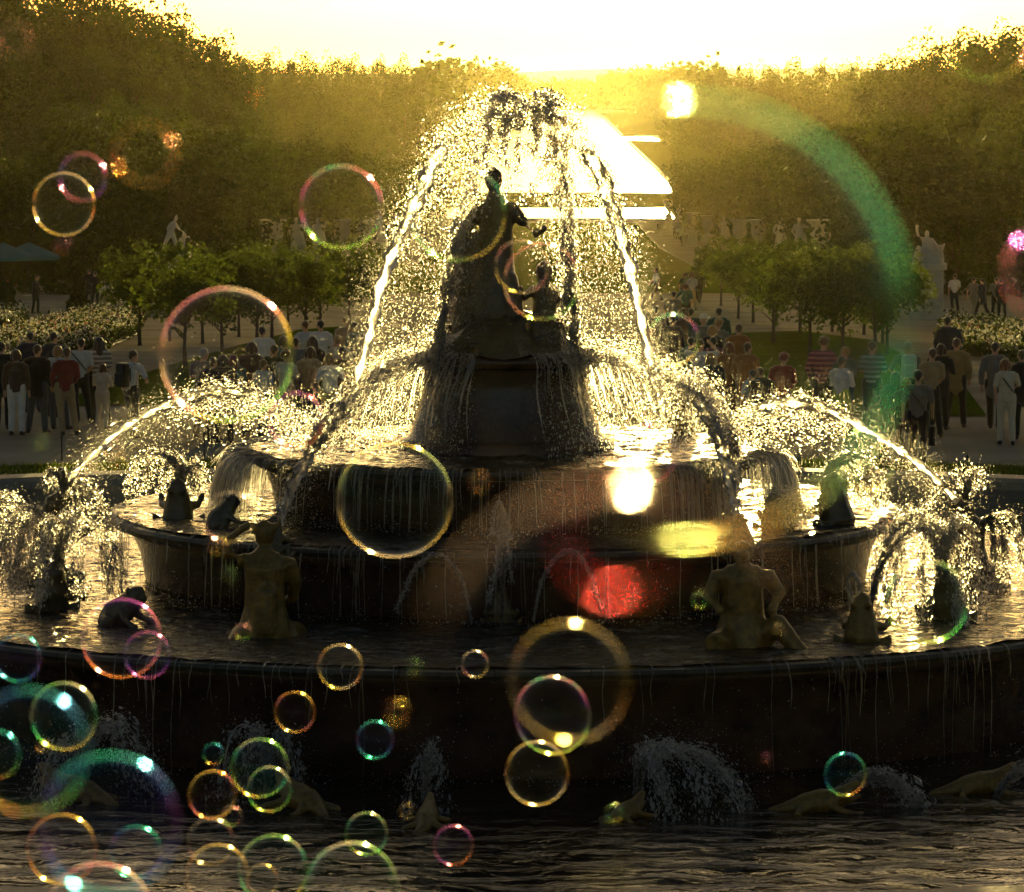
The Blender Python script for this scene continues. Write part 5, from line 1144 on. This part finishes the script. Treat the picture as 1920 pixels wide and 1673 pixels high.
# ------------------------------------------------------------------ garden furniture
TEALC = surf('teal_canvas', (.05, .20, .21), (.035, .15, .16), 3, .85, .2, 30, trans=.2)
for i, (px, py, lab) in enumerate(((4, 478, 'teal parasol cut off by the left edge of the picture'), (52, 478, 'teal parasol on the left terrace, right one of two'))):
    Y = 232 + i * 5; p = Vector((xat(px, Y), Y, zg(Y))); e = empty('parasol', p, .3, lab, 'parasol', 'teal parasols of the terrace')
    vv, ff = lathe([(.06, 0), (.035, .06), (.03, 2.9), (.0, 2.95)], 8); link('pole', mk('pole', vv, ff, IRON), e)
    vv, ff = lathe([(.35, 0), (.35, .06), (.1, .12), (.06, .12)], 14); link('base', mk('base', vv, ff, STONE), e)
    vv = []; ff = []
    for k in range(8):
        a = 2 * math.pi * k / 8
        vv += [(.05 * math.cos(a), .05 * math.sin(a), 2.98), (.95 * math.cos(a), .95 * math.sin(a), 2.60), (1.75 * math.cos(a), 1.75 * math.sin(a), 2.22), (1.75 * math.cos(a), 1.75 * math.sin(a), 2.04)]
    for k in range(8):
        j = (k + 1) % 8
        for q in range(3): ff.append((k * 4 + q, j * 4 + q, j * 4 + q + 1, k * 4 + q + 1))
    link('canopy', mk('canopy', vv, ff, TEALC), e)
    for k in range(8):
        a = 2 * math.pi * k / 8; o = link('rib', mk('rib', *cat_vf([box(.85, 0, 0, 1.7, .02, .02, .003)]), IRON), e); o.location = (0, 0, 2.58); o.rotation_euler = (0, .42, a)
for i, (px, py, lab) in enumerate(((40, 536, 'reddish square planter under the right teal parasol'), (8, 534, 'reddish square planter at the left edge of the terrace'))):
    p = gp(px, py); e = empty('planter', p, 0, lab, 'planter', 'planters of the terrace'); TER = surf('terracotta', (.30, .12, .05), (.20, .08, .035), 4, .8)
    vv, ff = box(0, 0, .4, .8, .8, .8, .04); link('box', mk('box', vv, ff, TER), e)
    link('shrub', crown_mesh('shrub', 90 + i, 500, (0, 0, 1.3), (.55, .55, .6), .14, LEAF_BOX, 20), e)
for i, (px, py, lab) in enumerate(((147, 586, 'tiered boxwood topiary with a ball on two square steps'), (12, 590, 'second tiered boxwood topiary at the left edge of the terrace'))):
    p = gp(px, py); e = empty('topiary', p, 0, lab, 'topiary', 'topiaries of the left terrace'); g_ = np.random.default_rng(i)
    def boxleaf(name, c, rad, n):
        d = g_.uniform(-1, 1, (n, 3)); ax = g_.integers(0, 3, n); d[np.arange(n), ax] = np.sign(d[np.arange(n), ax]); P = d * np.array(rad) + np.array(c)
        s = .09 * g_.uniform(.6, 1.3, (n, 1)); U = unit(g_.normal(size=(n, 3))); W = unit(np.cross(U, g_.normal(size=(n, 3))))
        V = np.stack([P - U * s, P - W * s * .7, P + U * s, P + W * s * .7], 1).reshape(-1, 3); return mknp(name, V, np.arange(n * 4).reshape(n, 4), LEAF_BOX)
    link('clipped_step', boxleaf('clipped_step', (0, 0, .25), (.46, .46, .25), 900), e); link('clipped_step', boxleaf('clipped_step', (0, 0, .66), (.30, .30, .14), 500), e)
    link('ball', crown_mesh('ball', 95 + i, 700, (0, 0, 1.14), (.29, .29, .30), .10, LEAF_BOX, 40, core=.2, tuft=.2), e)
    vv, ff = lathe([(.04, 0), (.03, 1.1)], 6); link('stem', mk('stem', vv, ff, BARK), e)
# hedges behind the two terraces
def hedge(x0, x1, Y, h, t, label, group=None):
    n = int((x1 - x0) * h * 42); d = rng.uniform(0, 1, (n, 3)); P = np.c_[x0 + (x1 - x0) * d[:, 0], Y + t * (d[:, 1] - .5), zg(Y) + h * d[:, 2]]
    f_ = rng.uniform(size=n) < .65; P[f_, 1] = Y + np.where(rng.uniform(size=f_.sum()) < .6, -t / 2, t / 2) + rng.normal(0, .07, f_.sum())
    s = .26 * rng.uniform(.5, 1.3, (n, 1)); U = unit(rng.normal(size=(n, 3))); W = unit(np.cross(U, rng.normal(size=(n, 3))))
    V = np.stack([P - U * s, P - W * s * .7, P + U * s, P + W * s * .7], 1).reshape(-1, 3)
    o = link('hedge', mknp('hedge', V, np.arange(n * 4).reshape(n, 4), LEAF_AVE)); tag(o, label, 'hedge', group); return o
hedge(-38, -19.5, 243, 4.6, 1.6, 'tall dark clipped hedge closing the left terrace', 'tall clipped hedges')
hedge(19.5, 34, 243, 4.6, 1.6, 'tall dark clipped hedge closing the right terrace', 'tall clipped hedges')
# flower beds
FLM = [surf('flower_' + k, c, tuple(x * .8 for x in c), 20, .7, trans=.4) for k, c in dict(white=(.62, .62, .52), yellow=(.50, .46, .16), pink=(.42, .12, .16), violet=(.14, .10, .30)).items()]
def bed(label, px, n, hgt, pal):
    from mathutils.geometry import tessellate_polygon
    poly = [gp(x, y) for x, y in px]; X = [p.x for p in poly]; Yv = [p.y for p in poly]
    g_ = np.random.default_rng(len(label)); pts = []
    def inside(x, y):
        c = False; j = len(poly) - 1
        for i in range(len(poly)):
            if (poly[i].y > y) != (poly[j].y > y) and x < (poly[j].x - poly[i].x) * (y - poly[i].y) / (poly[j].y - poly[i].y) + poly[i].x: c = not c
            j = i
        return c
    while len(pts) < n:
        x, y = g_.uniform(min(X), max(X)), g_.uniform(min(Yv), max(Yv))
        if inside(x, y): pts.append((x, y))
    e = empty('flower_bed', sum(poly, Vector()) / len(poly), 0, label, 'flower bed', 'flower beds of the parterre'); inv = Matrix.Translation(-e.location)
    o = link('soil', mk('soil', [(p.x, p.y, p.z + .035) for p in poly], [tuple(range(len(poly)))], surf('soil', (.05, .035, .02), (.03, .02, .012), 4, .95)), e); o.matrix_parent_inverse = inv
    pts = np.array(pts); top = hgt * (.75 + .35 * g_.uniform(size=n) + .15 * np.sin(pts[:, 0] * 2.1) * np.sin(pts[:, 1] * 1.3)); zz = np.array([zg(y) for y in pts[:, 1]])
    def leaves(k, zf, s0, m, name, sel):
        P = np.repeat(np.c_[pts, zz + top * zf][sel], k, 0); P = P + g_.normal(0, 1, P.shape) * np.array([.10, .10, .07 if zf > .8 else .16]); N_ = len(P)
        s = s0 * g_.uniform(.6, 1.3, (N_, 1)); U = unit(g_.normal(size=(N_, 3))); W = unit(np.cross(U, g_.normal(size=(N_, 3))))
        V = np.stack([P - U * s, P - W * s * .7, P + U * s, P + W * s * .7], 1).reshape(-1, 3); o = link(name, mknp(name, V, np.arange(N_ * 4).reshape(N_, 4), m), e); o.matrix_parent_inverse = inv; o['kind'] = 'stuff'
    allp = np.ones(n, bool); leaves(7, .55, .085, LEAF_BOX, 'foliage', allp); leaves(4, .85, .05, LEAF_SMALL, 'foliage', allp)
    c = g_.choice(4, n, p=pal)
    for i in range(4): leaves(5, 1.0, .038, FLM[i], 'blossom', c == i)
bed('long bed of white and mixed flowers beside the left path', [(-40, 735), (-40, 655), (90, 622), (215, 590), (268, 596), (262, 628), (200, 655)], 2300, .55, [.6, .2, .12, .08])
bed('small bed of white flowers at the left edge of the terrace', [(-30, 625), (-30, 592), (45, 592), (40, 618)], 450, .45, [.8, .15, .0, .05])
bed('bed of pale flowers at the right behind the navy jacket', [(1762, 640), (1782, 612), (1860, 618), (1990, 650), (1990, 700), (1880, 676), (1790, 668)], 1500, .5, [.75, .15, .05, .05])
# iron stakes by the verge
for px, y0, y1, lab in ((116, 815, 866, 'thin iron stake on the verge at the far left'), (383, 808, 866, 'thin iron stake on the verge under the left arc'), (1814, 850, 892, 'thin iron stake on the verge behind the right spouting figure'), (1656, 840, 890, 'thin iron stake on the verge behind the right low fan')):
    p = gp(px, y1 - 2); h = (y1 - y0) / ppm(p.y); e = empty('stake', p, 0, lab, 'stake', 'iron stakes on the verge')
    vv, ff = lathe([(.014, -.1), (.014, h - .03), (.002, h + .02)], 7); link('rod', mk('rod', vv, ff, IRON), e)
    vv, ff = lathe([(.004, h - .10), (.026, h - .085), (.026, h - .06), (.004, h - .045)], 8); link('knob', mk('knob', vv, ff, IRON), e)
# vases and statues before the avenues
URN = [(.0, 1.55), (.30, 1.55), (.30, 1.62), (.14, 1.70), (.12, 1.80), (.22, 1.92), (.42, 2.15), (.50, 2.45), (.46, 2.70), (.44, 2.85), (.52, 3.0), (.66, 3.12), (.68, 3.18), (.60, 3.2), (.5, 3.1), (.0, 3.05)]
def pedestal(e, w_=.8, h=1.55):
    link('pedestal', mk('pedestal', *cat_vf([box(0, 0, .14, w_ * 1.3, w_ * 1.3, .30, .03), box(0, 0, h * .5 + .08, w_, w_, h - .42, .02), box(0, 0, h - .08, w_ * 1.25, w_ * 1.25, .18, .03)]), STONE), e)
urn_me = mk('urn', *lathe(URN, 24), STATUE, True); urn_me2 = None
marb = sculpt('figure', [[(0, 0, 1.6, .34), (0, 0, 2.0, .27), (0, 0, 2.4, .21), (0, 0, 2.75, .2), (0, 0, 2.95, .11), (0, 0, 3.05, .07)], [(0, -.02, 3.12, .10), (0, -.02, 3.26, .10)], [(-.2, 0, 2.9, .09), (-.36, .0, 2.6, .07), (-.25, -.2, 2.4, .06)], [(.2, 0, 2.9, .09), (.42, -.05, 2.75, .07), (.5, -.1, 3.05, .06)], [(.2, .1, 2.5, .14), (.3, .12, 2.0, .16), (.28, .1, 1.6, .16)]], STATUE, .035)
ordn = ['first', 'second', 'third', 'fourth', 'fifth', 'sixth', 'seventh', 'eighth', 'ninth', 'tenth', 'eleventh', 'twelfth']
for sx, x0, side in ((1, 17.2, 'right'), (-1, -17.2, 'left')):
    for k, Y in enumerate((268, 292, 318, 352, 390, 428, 475, 530, 590, 650)):
        st = k in (1, 2, 5, 8); nm = 'marble_statue' if st else 'stone_vase'
        e = empty(nm, (x0, Y, zg(Y)), rnd.uniform(-.3, .3), 'white marble %s on a pedestal, %s along the %s avenue from its near end' % ('statue' if st else 'vase', ordn[k], side), 'statue' if st else 'vase', 'vases and statues along the %s avenue' % side)
        e.scale = (1.35,) * 3; pedestal(e); link('figure' if st else 'urn', marb if st else urn_me, e)
# two sculpted groups near the terraces
Y = 176; p = Vector((xat(1743, Y), Y, zg(Y))); e = empty('marble_statue', p, -.1, 'white marble group of figures on a tall pedestal at the right', 'statue', 'marble groups at the terraces'); hp = at(1743, 494, Y).z - p.z
link('pedestal', mk('pedestal', *cat_vf([box(0, 0, .2, 1.6, 1.3, .4, .05), box(0, 0, hp * .5, 1.22, 1.0, hp - .5, .03), box(0, 0, hp - .12, 1.5, 1.25, .24, .05)]), STONE), e)
link('figure', sculpt('figure', [[(0, 0, 0, .45), (-.05, 0, .35, .36), (-.05, 0, .7, .24), (-.08, 0, .95, .2), (-.08, 0, 1.1, .09)], [(-.08, 0, 1.16, .10), (-.08, 0, 1.3, .1)], [(-.25, 0, 1.0, .09), (-.45, 0, 1.15, .07), (-.5, 0, 1.42, .06), (-.48, 0, 1.55, .09)], [(.1, 0, 1.0, .09), (.3, -.1, .75, .08), (.35, -.1, .5, .09)],
    [(.45, 0, 0, .2), (.45, 0, .3, .18), (.45, 0, .55, .14), (.46, 0, .72, .1)], [(.36, 0, .62, .07), (.28, 0, .8, .05)], [(.55, 0, .6, .07), (.64, 0, .82, .05)], [(-.5, 0, 0, .2), (-.45, 0, .4, .16), (-.42, 0, .7, .08)], [(.0, 0, .0, .3), (.3, 0, .05, .3)]], STATUE, .03), e).location = (0, 0, hp)
Y = 190; p = Vector((xat(322, Y), Y, zg(Y))); e = empty('marble_statue', p, 0, 'white marble group of a striding figure over a bent one above the left trees', 'statue', 'marble groups at the terraces'); hp = at(322, 474, Y).z - p.z
link('pedestal', mk('pedestal', *cat_vf([box(0, 0, .2, 1.7, 1.3, .4, .05), box(0, 0, hp * .5, 1.3, 1.0, hp - .5, .03), box(0, 0, hp - .1, 1.6, 1.2, .2, .05)]), STONE), e)
link('figure', sculpt('figure', [[(-.42, 0, 0, .07), (-.32, 0, .42, .09), (-.12, 0, .82, .13), (-.05, 0, 1.05, .16), (.05, 0, 1.28, .15), (.10, 0, 1.40, .07)], [(.14, 0, 1.44, .08), (.18, 0, 1.56, .09), (.20, 0, 1.68, .03)], [(-.02, 0, .85, .12), (.14, 0, .45, .09), (.18, 0, .0, .07)], [(.12, 0, 1.32, .07), (.30, 0, 1.05, .06), (.50, 0, .92, .05)],
    [(-.06, 0, 1.28, .07), (-.22, 0, 1.05, .05), (-.1, -.1, .9, .05)], [(.42, 0, 0, .16), (.40, 0, .35, .17), (.45, 0, .62, .15)], [(.50, 0, .74, .09), (.56, 0, .84, .09)], [(.55, 0, .68, .06), (.76, 0, .72, .05), (.84, 0, .5, .04)], [(-.5, 0, -.02, .1), (.5, 0, -.02, .12)]], STATUE, .022), e).location = (0, 0, hp)

# ------------------------------------------------------------------ grass blades on the verge and lawns
def blades(name, label, P, h, lean=.5):
    n = len(P); hh = h * rng.uniform(.5, 1.25, (n, 1)); a = rng.uniform(0, 6.28, n); D = np.c_[np.cos(a), np.sin(a), np.zeros(n)]; L = np.c_[rng.normal(0, lean, n), rng.normal(0, lean, n), np.ones(n)] * hh
    w_ = .011 * h / .07
    V = np.stack([P - D * w_, P + D * w_, P + L * .6 + D * w_ * .6, P + L], 1).reshape(-1, 3)
    o = link(name, mknp(name, V, np.arange(n * 4).reshape(n, 4), BLADE)); tag(o, label, kind='stuff')
a = rng.uniform(R(20), R(160), 26000); r_ = np.sqrt(rng.uniform((PR + .96) ** 2, (PR + 3.7) ** 2, 26000))
blades('grass', 'mown grass of the verge round the pool', np.c_[FX + r_ * np.cos(a), FY + r_ * np.sin(a), np.full(26000, .03)], .085)

# ------------------------------------------------------------------ soap bubbles
def bubblemat(name, cols, gain=1.0, ramp='Z'):
    """soap film: clear face on, mirror-like towards the rim; film colour drains from top to bottom"""
    m, nt, o, N, L = newmat(name)
    tc = N('ShaderNodeTexCoord'); sp = N('ShaderNodeSeparateXYZ'); L(tc.outputs['Object'], sp.inputs[0])
    nz = N('ShaderNodeTexNoise'); nz.inputs['Scale'].default_value = 1.7; nz.inputs['Detail'].default_value = 4; nz.inputs['Distortion'].default_value = 1.2; L(tc.outputs['Object'], nz.inputs['Vector'])
    ad = N('ShaderNodeMath'); ad.operation = 'MULTIPLY_ADD'; ad.inputs[1].default_value = .5; ad.inputs[2].default_value = .10; L(sp.outputs[ramp], ad.inputs[0])
    a2 = N('ShaderNodeMath'); a2.operation = 'MULTIPLY_ADD'; a2.inputs[1].default_value = .8; L(nz.outputs['Fac'], a2.inputs[0]); L(ad.outputs[0], a2.inputs[2])
    rp = N('ShaderNodeValToRGB'); e = rp.color_ramp.elements; k = len(cols)
    e[0].position = .02; e[0].color = (*cols[0], 1); e[1].position = .98; e[1].color = (*cols[-1], 1)
    for i in range(1, k - 1):
        q = e.new(.02 + .96 * i / (k - 1)); q.color = (*cols[i], 1)
    L(a2.outputs[0], rp.inputs[0])
    g = N('ShaderNodeBsdfGlossy'); g.inputs['Roughness'].default_value = .10; L(rp.outputs[0], g.inputs[0])
    p = N('ShaderNodeBsdfTransparent'); fr = N('ShaderNodeFresnel'); ge = N('ShaderNodeNewGeometry'); io = N('ShaderNodeMapRange'); io.inputs['To Min'].default_value = 1.33; io.inputs['To Max'].default_value = 1 / 1.33
    L(ge.outputs['Backfacing'], io.inputs['Value']); L(io.outputs[0], fr.inputs[0])   # a film has air on both sides
    pw = N('ShaderNodeMath'); pw.operation = 'POWER'; pw.inputs[1].default_value = 1.15; L(fr.outputs[0], pw.inputs[0])
    mu = N('ShaderNodeMath'); mu.operation = 'MULTIPLY'; mu.use_clamp = True; mu.inputs[1].default_value = gain; L(pw.outputs[0], mu.inputs[0])
    c1 = N('ShaderNodeMixRGB'); c1.inputs[1].default_value = (1, 1, 1, 1); c1.inputs[2].default_value = (.6, .6, .6, 1); L(mu.outputs[0], c1.inputs[0]); L(c1.outputs[0], p.inputs[0])
    m2 = N('ShaderNodeMath'); m2.operation = 'MULTIPLY'; m2.inputs[1].default_value = 1.2; m2.use_clamp = True; L(mu.outputs[0], m2.inputs[0])
    c2 = N('ShaderNodeMixRGB'); c2.inputs[1].default_value = (0, 0, 0, 1); L(m2.outputs[0], c2.inputs[0]); L(rp.outputs[0], c2.inputs[2]); L(c2.outputs[0], g.inputs[0])
    mx = N('ShaderNodeAddShader'); L(p.outputs[0], mx.inputs[0]); L(g.outputs[0], mx.inputs[1]); L(mx.outputs[0], o.inputs[0])
    return m
V_, B_, T_, G_, Y_, O_, P_, W_ = (.52, .13, .95), (.08, .25, 1.0), (.08, .95, .80), (.30, 1.0, .28), (1.0, .88, .25), (1.0, .48, .14), (1.0, .38, .62), (1.0, 1.0, .95)
BM = {}
for k, c in dict(
    gold=[Y_, W_, O_, Y_, W_], purple=[P_, V_, B_, V_, P_], pink=[G_, Y_, P_, W_, P_], rainbow=[Y_, G_, V_, P_, T_], green=[Y_, G_, T_, W_, G_], teal=[O_, G_, T_, B_, T_],
    blue=[T_, B_, V_, B_, T_], orange=[Y_, O_, P_, O_, Y_], white=[Y_, W_, P_, W_, W_], magenta=[O_, P_, V_, P_, V_]).items():
    BM[k] = bubblemat('film_' + k, c); BM['faint_' + k] = bubblemat('thin_film_' + k, c, .45)
BM['rim'] = bubblemat('film_rim', [W_, Y_, W_, (.55, 1, .6), Y_], .6); BM['thin_teal'] = bubblemat('film_thin_teal', [(.02, .02, .02), (.05, .06, .03), (1.0, .75, .35), (.2, .9, .6), (.1, .95, .75)], .62, 'X'); BM['black_film'] = bubblemat('black_film', [(.004, .004, .004)] * 5 + [(.10, .08, .07), (.5, .42, .42), (1, .9, .9)], .45); BM['thin_pink'] = bubblemat('film_thin_pink', [(1, .10, .16), (1, .14, .2), (.8, .2, .2), (.3, .1, .1), (.2, .1, .1)], 1.0)
vv = []; ff = []; nu, nv_ = 128, 64
for j in range(1, nv_):
    t = math.pi * j / nv_
    for i in range(nu): p_ = 2 * math.pi * i / nu; vv.append((math.sin(t) * math.cos(p_), math.sin(t) * math.sin(p_), math.cos(t)))
for j in range(nv_ - 2):
    for i in range(nu): ff.append((j * nu + i, (j + 1) * nu + i, (j + 1) * nu + (i + 1) % nu, j * nu + (i + 1) % nu))
t0, t1 = len(vv), len(vv) + 1; vv += [(0, 0, 1), (0, 0, -1)]
for i in range(nu): ff += [(t0, i, (i + 1) % nu), (t1, (nv_ - 2) * nu + (i + 1) % nu, (nv_ - 2) * nu + i)]
BUB = mk('soap_bubble', vv, ff, BM['gold'], True)
BUBBLES = [
 (120, 383, 58, 5.0, 'gold', 'clear gold rimmed bubble before the dark trees at the upper left'), (155, 332, 44, 3.2, 'purple', 'purple bubble peeping out behind the gold rimmed one at the upper left'),
 (273, 288, 56, 1.7, 'faint_orange', 'very soft brownish bubble with a yellow glint before the left trees'), (640, 388, 78, 3.6, 'rainbow', 'violet and green bubble beside the left tall jet'),
 (425, 665, 125, 3.2, 'pink', 'large pink and green bubble over the small trees on the left'), (555, 787, 51, 3.6, 'magenta', 'violet bubble at the end of the left arc of water'),
 (740, 938, 108, 4.4, 'rim', 'large pale gold rimmed bubble in front of the top basin'), (430, 970, 48, 3.6, 'faint_white', 'pale bubble over the small frog left of the top basin'),
 (228, 1197, 75, 4.6, 'magenta', 'magenta bubble over the left of the lowest basin'), (276, 1228, 44, 4.8, 'purple', 'small purple bubble overlapping the magenta one'),
 (34, 1234, 44, 4.2, 'blue', 'blue bubble at the left edge over the lowest rim'), (120, 1343, 64, 4.0, 'green', 'green bubble behind the big teal one at the left'),
 (52, 1408, 116, 1.8, 'teal', 'big soft teal bubble at the left edge'), (-8, 1415, 46, 3.0, 'teal', 'teal bubble cut by the left edge of the picture'),
 (205, 1545, 132, 1.9, 'blue', 'big soft blue bubble in the lower left'), (116, 1592, 66, 4.0, 'orange', 'amber bubble under the big soft blue one'),
 (255, 1597, 50, 3.4, 'blue', 'small blue bubble below the big blue one'), (638, 1250, 42, 5.0, 'gold', 'yellow bubble alone before the lowest basin'),
 (553, 1335, 38, 5.2, 'orange', 'dark orange bubble left of the fountain middle'), (891, 1245, 25, 5.2, 'white', 'small whitish bubble in front of the lowest rim'),
 (703, 1387, 35, 4.6, 'blue', 'small blue green bubble above the pool'), (1068, 1278, 112, 2.0, 'faint_gold', 'big soft pale bubble right of the middle'),
 (1036, 1341, 73, 4.2, 'rainbow', 'yellow and violet bubble inside the big soft pale one'), (1007, 1450, 60, 4.6, 'gold', 'gold bubble hanging below the yellow and violet one'),
 (1585, 1452, 40, 5.0, 'teal', 'small teal bubble over the large lizard'), (487, 1440, 55, 4.4, 'green', 'upper bubble of the overlapping green pair'),
 (505, 1480, 42, 4.8, 'green', 'lower bubble of the overlapping green pair'), (398, 1490, 46, 4.6, 'orange', 'gold rimmed bubble left of the green pair'),
 (400, 1414, 20, 4.8, 'teal', 'tiny teal bubble above the gold rimmed one'), (395, 1578, 44, 3.8, 'faint_white', 'faint pale bubble under the gold rimmed one'),
 (408, 1643, 60, 4.2, 'gold', 'gold bubble at the bottom near other bubbles'), (512, 1630, 66, 4.2, 'green', 'green bubble at the bottom in the middle of the row'),
 (660, 1668, 90, 3.8, 'green', 'large green bubble cut by the bottom edge'), (850, 1585, 38, 4.8, 'magenta', 'small pink bubble over the dark pool'),
 (687, 1563, 40, 4.6, 'green', 'small green bubble above the large one at the bottom'), (186, 1722, 106, 3.2, 'pink', 'large pink bubble cut by the bottom edge at the left'),
 (492, 1650, 30, 4.6, 'gold', 'small gold bubble inside the green one at the bottom'), (978, 500, 50, 4.6, 'faint_white', 'faint white bubble in front of the goddess'),
 (1016, 528, 72, 4.4, 'faint_pink', 'pink and green bubble in front of the goddess'), (1262, 637, 48, 4.0, 'rainbow', 'violet and teal bubble right of the right tall jet'),
 (738, 650, 42, 4.4, 'faint_white', 'faint bubble with a bright glint beside the left tall jet'), (1738, 1128, 78, 3.4, 'green', 'green and pink bubble over the right end spray'),
 (1214, 850, 55, 3.8, 'faint_purple', 'faint violet bubble at the right foot of the drum'), (858, 400, 88, 3.6, 'faint_green', 'faint green bubble over the left shoulder of the goddess'),
 (1965, 512, 82, 1.5, 'magenta', 'soft gold and violet bubble cut by the right edge'), (618, 718, 32, 4.4, 'faint_white', 'small faint bubble left of the left tall jet'),
 (1852, 72, 78, 2.4, 'faint_pink', 'faint pinkish bubble before the trees at the upper right'), (570, -34, 56, 2.6, 'gold', 'yellow bubble cut by the top edge'),
 (26, 72, 30, 2.0, 'faint_white', 'faint pale bubble at the upper left corner'), (1622, 862, 56, 3.0, 'faint_green', 'faint bubble over the right arc of water'),
 (1283, 600, 415, .80, 'thin_teal', 'huge blurred bubble close to the eye filling the right of the view'), (1158, 1003, 106, .56, 'thin_pink', 'blurred bubble close to the eye glowing red before the middle basin'),
 (1163, 1292, 392, .52, 'black_film', 'huge nearly invisible bubble close to the eye with a white glint on top'),
 (900, 905, 16, 2.2, 'orange', 'tiny soft orange bubble before the top basin'), (1312, 1125, 14, 3.0, 'green', 'tiny green bubble by the seated figure'),
 (455, 1185, 14, 3.4, 'pink', 'tiny pink bubble by the kneeling figure'), (778, 1250, 12, 2.8, 'green', 'tiny yellowish bubble before the lowest basin'),
 (310, 655, 15, 1.9, 'orange', 'tiny soft yellow bubble at the left rim of the large pink one'), (76, 828, 13, 2.6, 'green', 'tiny green bubble over the gravel at the far left'),
 (208, 838, 12, 2.6, 'magenta', 'tiny pink bubble on the left arc of water'), (222, 862, 12, 2.8, 'orange', 'tiny orange bubble under the left arc of water'),
 (160, 884, 11, 2.6, 'purple', 'tiny violet bubble at the foot of the left arc'), (118, 460, 12, 2.4, 'magenta', 'tiny red and green bubble by the parasols'),
 (603, 742, 11, 2.6, 'green', 'tiny green bubble at the left tall jet'), (518, 836, 11, 2.6, 'teal', 'tiny teal bubble over the top basin at the left'),
 (410, 1022, 13, 2.6, 'orange', 'tiny orange bubble over the middle basin at the left'), (430, 1078, 12, 2.8, 'green', 'tiny green bubble at the arm of the kneeling figure'),
 (1208, 912, 12, 3.0, 'gold', 'tiny gold bubble beside the big white glint'), (1660, 970, 12, 2.6, 'magenta', 'tiny pink bubble over the middle basin at the right'),
 (1437, 1421, 8, 3.4, 'magenta', 'tiny red bubble before the dark basin wall'), (1152, 1525, 16, 3.0, 'green', 'tiny two coloured bubble by the pool plume'),
 (745, 1335, 20, 2.0, 'orange', 'soft orange bubble before the dark wall'), (80, 1400, 10, 3.0, 'gold', 'tiny gold bubble inside the big teal one'),
 (435, 1530, 18, 3.6, 'pink', 'tiny pink bubble under the green pair'), (1460, 1180, 9, 3.2, 'gold', 'tiny gold bubble by the leg of the seated figure'),
 (478, 180, 11, 2.4, 'orange', 'tiny orange bubble before the left ridge'), (762, 1520, 12, 3.4, 'gold', 'tiny gold bubble over the thin upright plume'),
]
for px, py, r_, D, k, lab in BUBBLES:
    if D >= 3: D *= 1.3
    o = link('soap_bubble', BUB); p_ = at(px, py, D); s = r_ / FPX * D
    o.location = p_; o.scale = (s * rnd.uniform(.97, 1.03), s, s * rnd.uniform(.97, 1.02)); o.rotation_euler = (rnd.uniform(-.7, .7), rnd.uniform(-.8, .8), rnd.uniform(0, 6.28)) if r_ < 300 else (0, -.35, 0)
    setmat(o, BM[k]); tag(o, lab, 'bubble', 'soap bubbles drifting in the air')
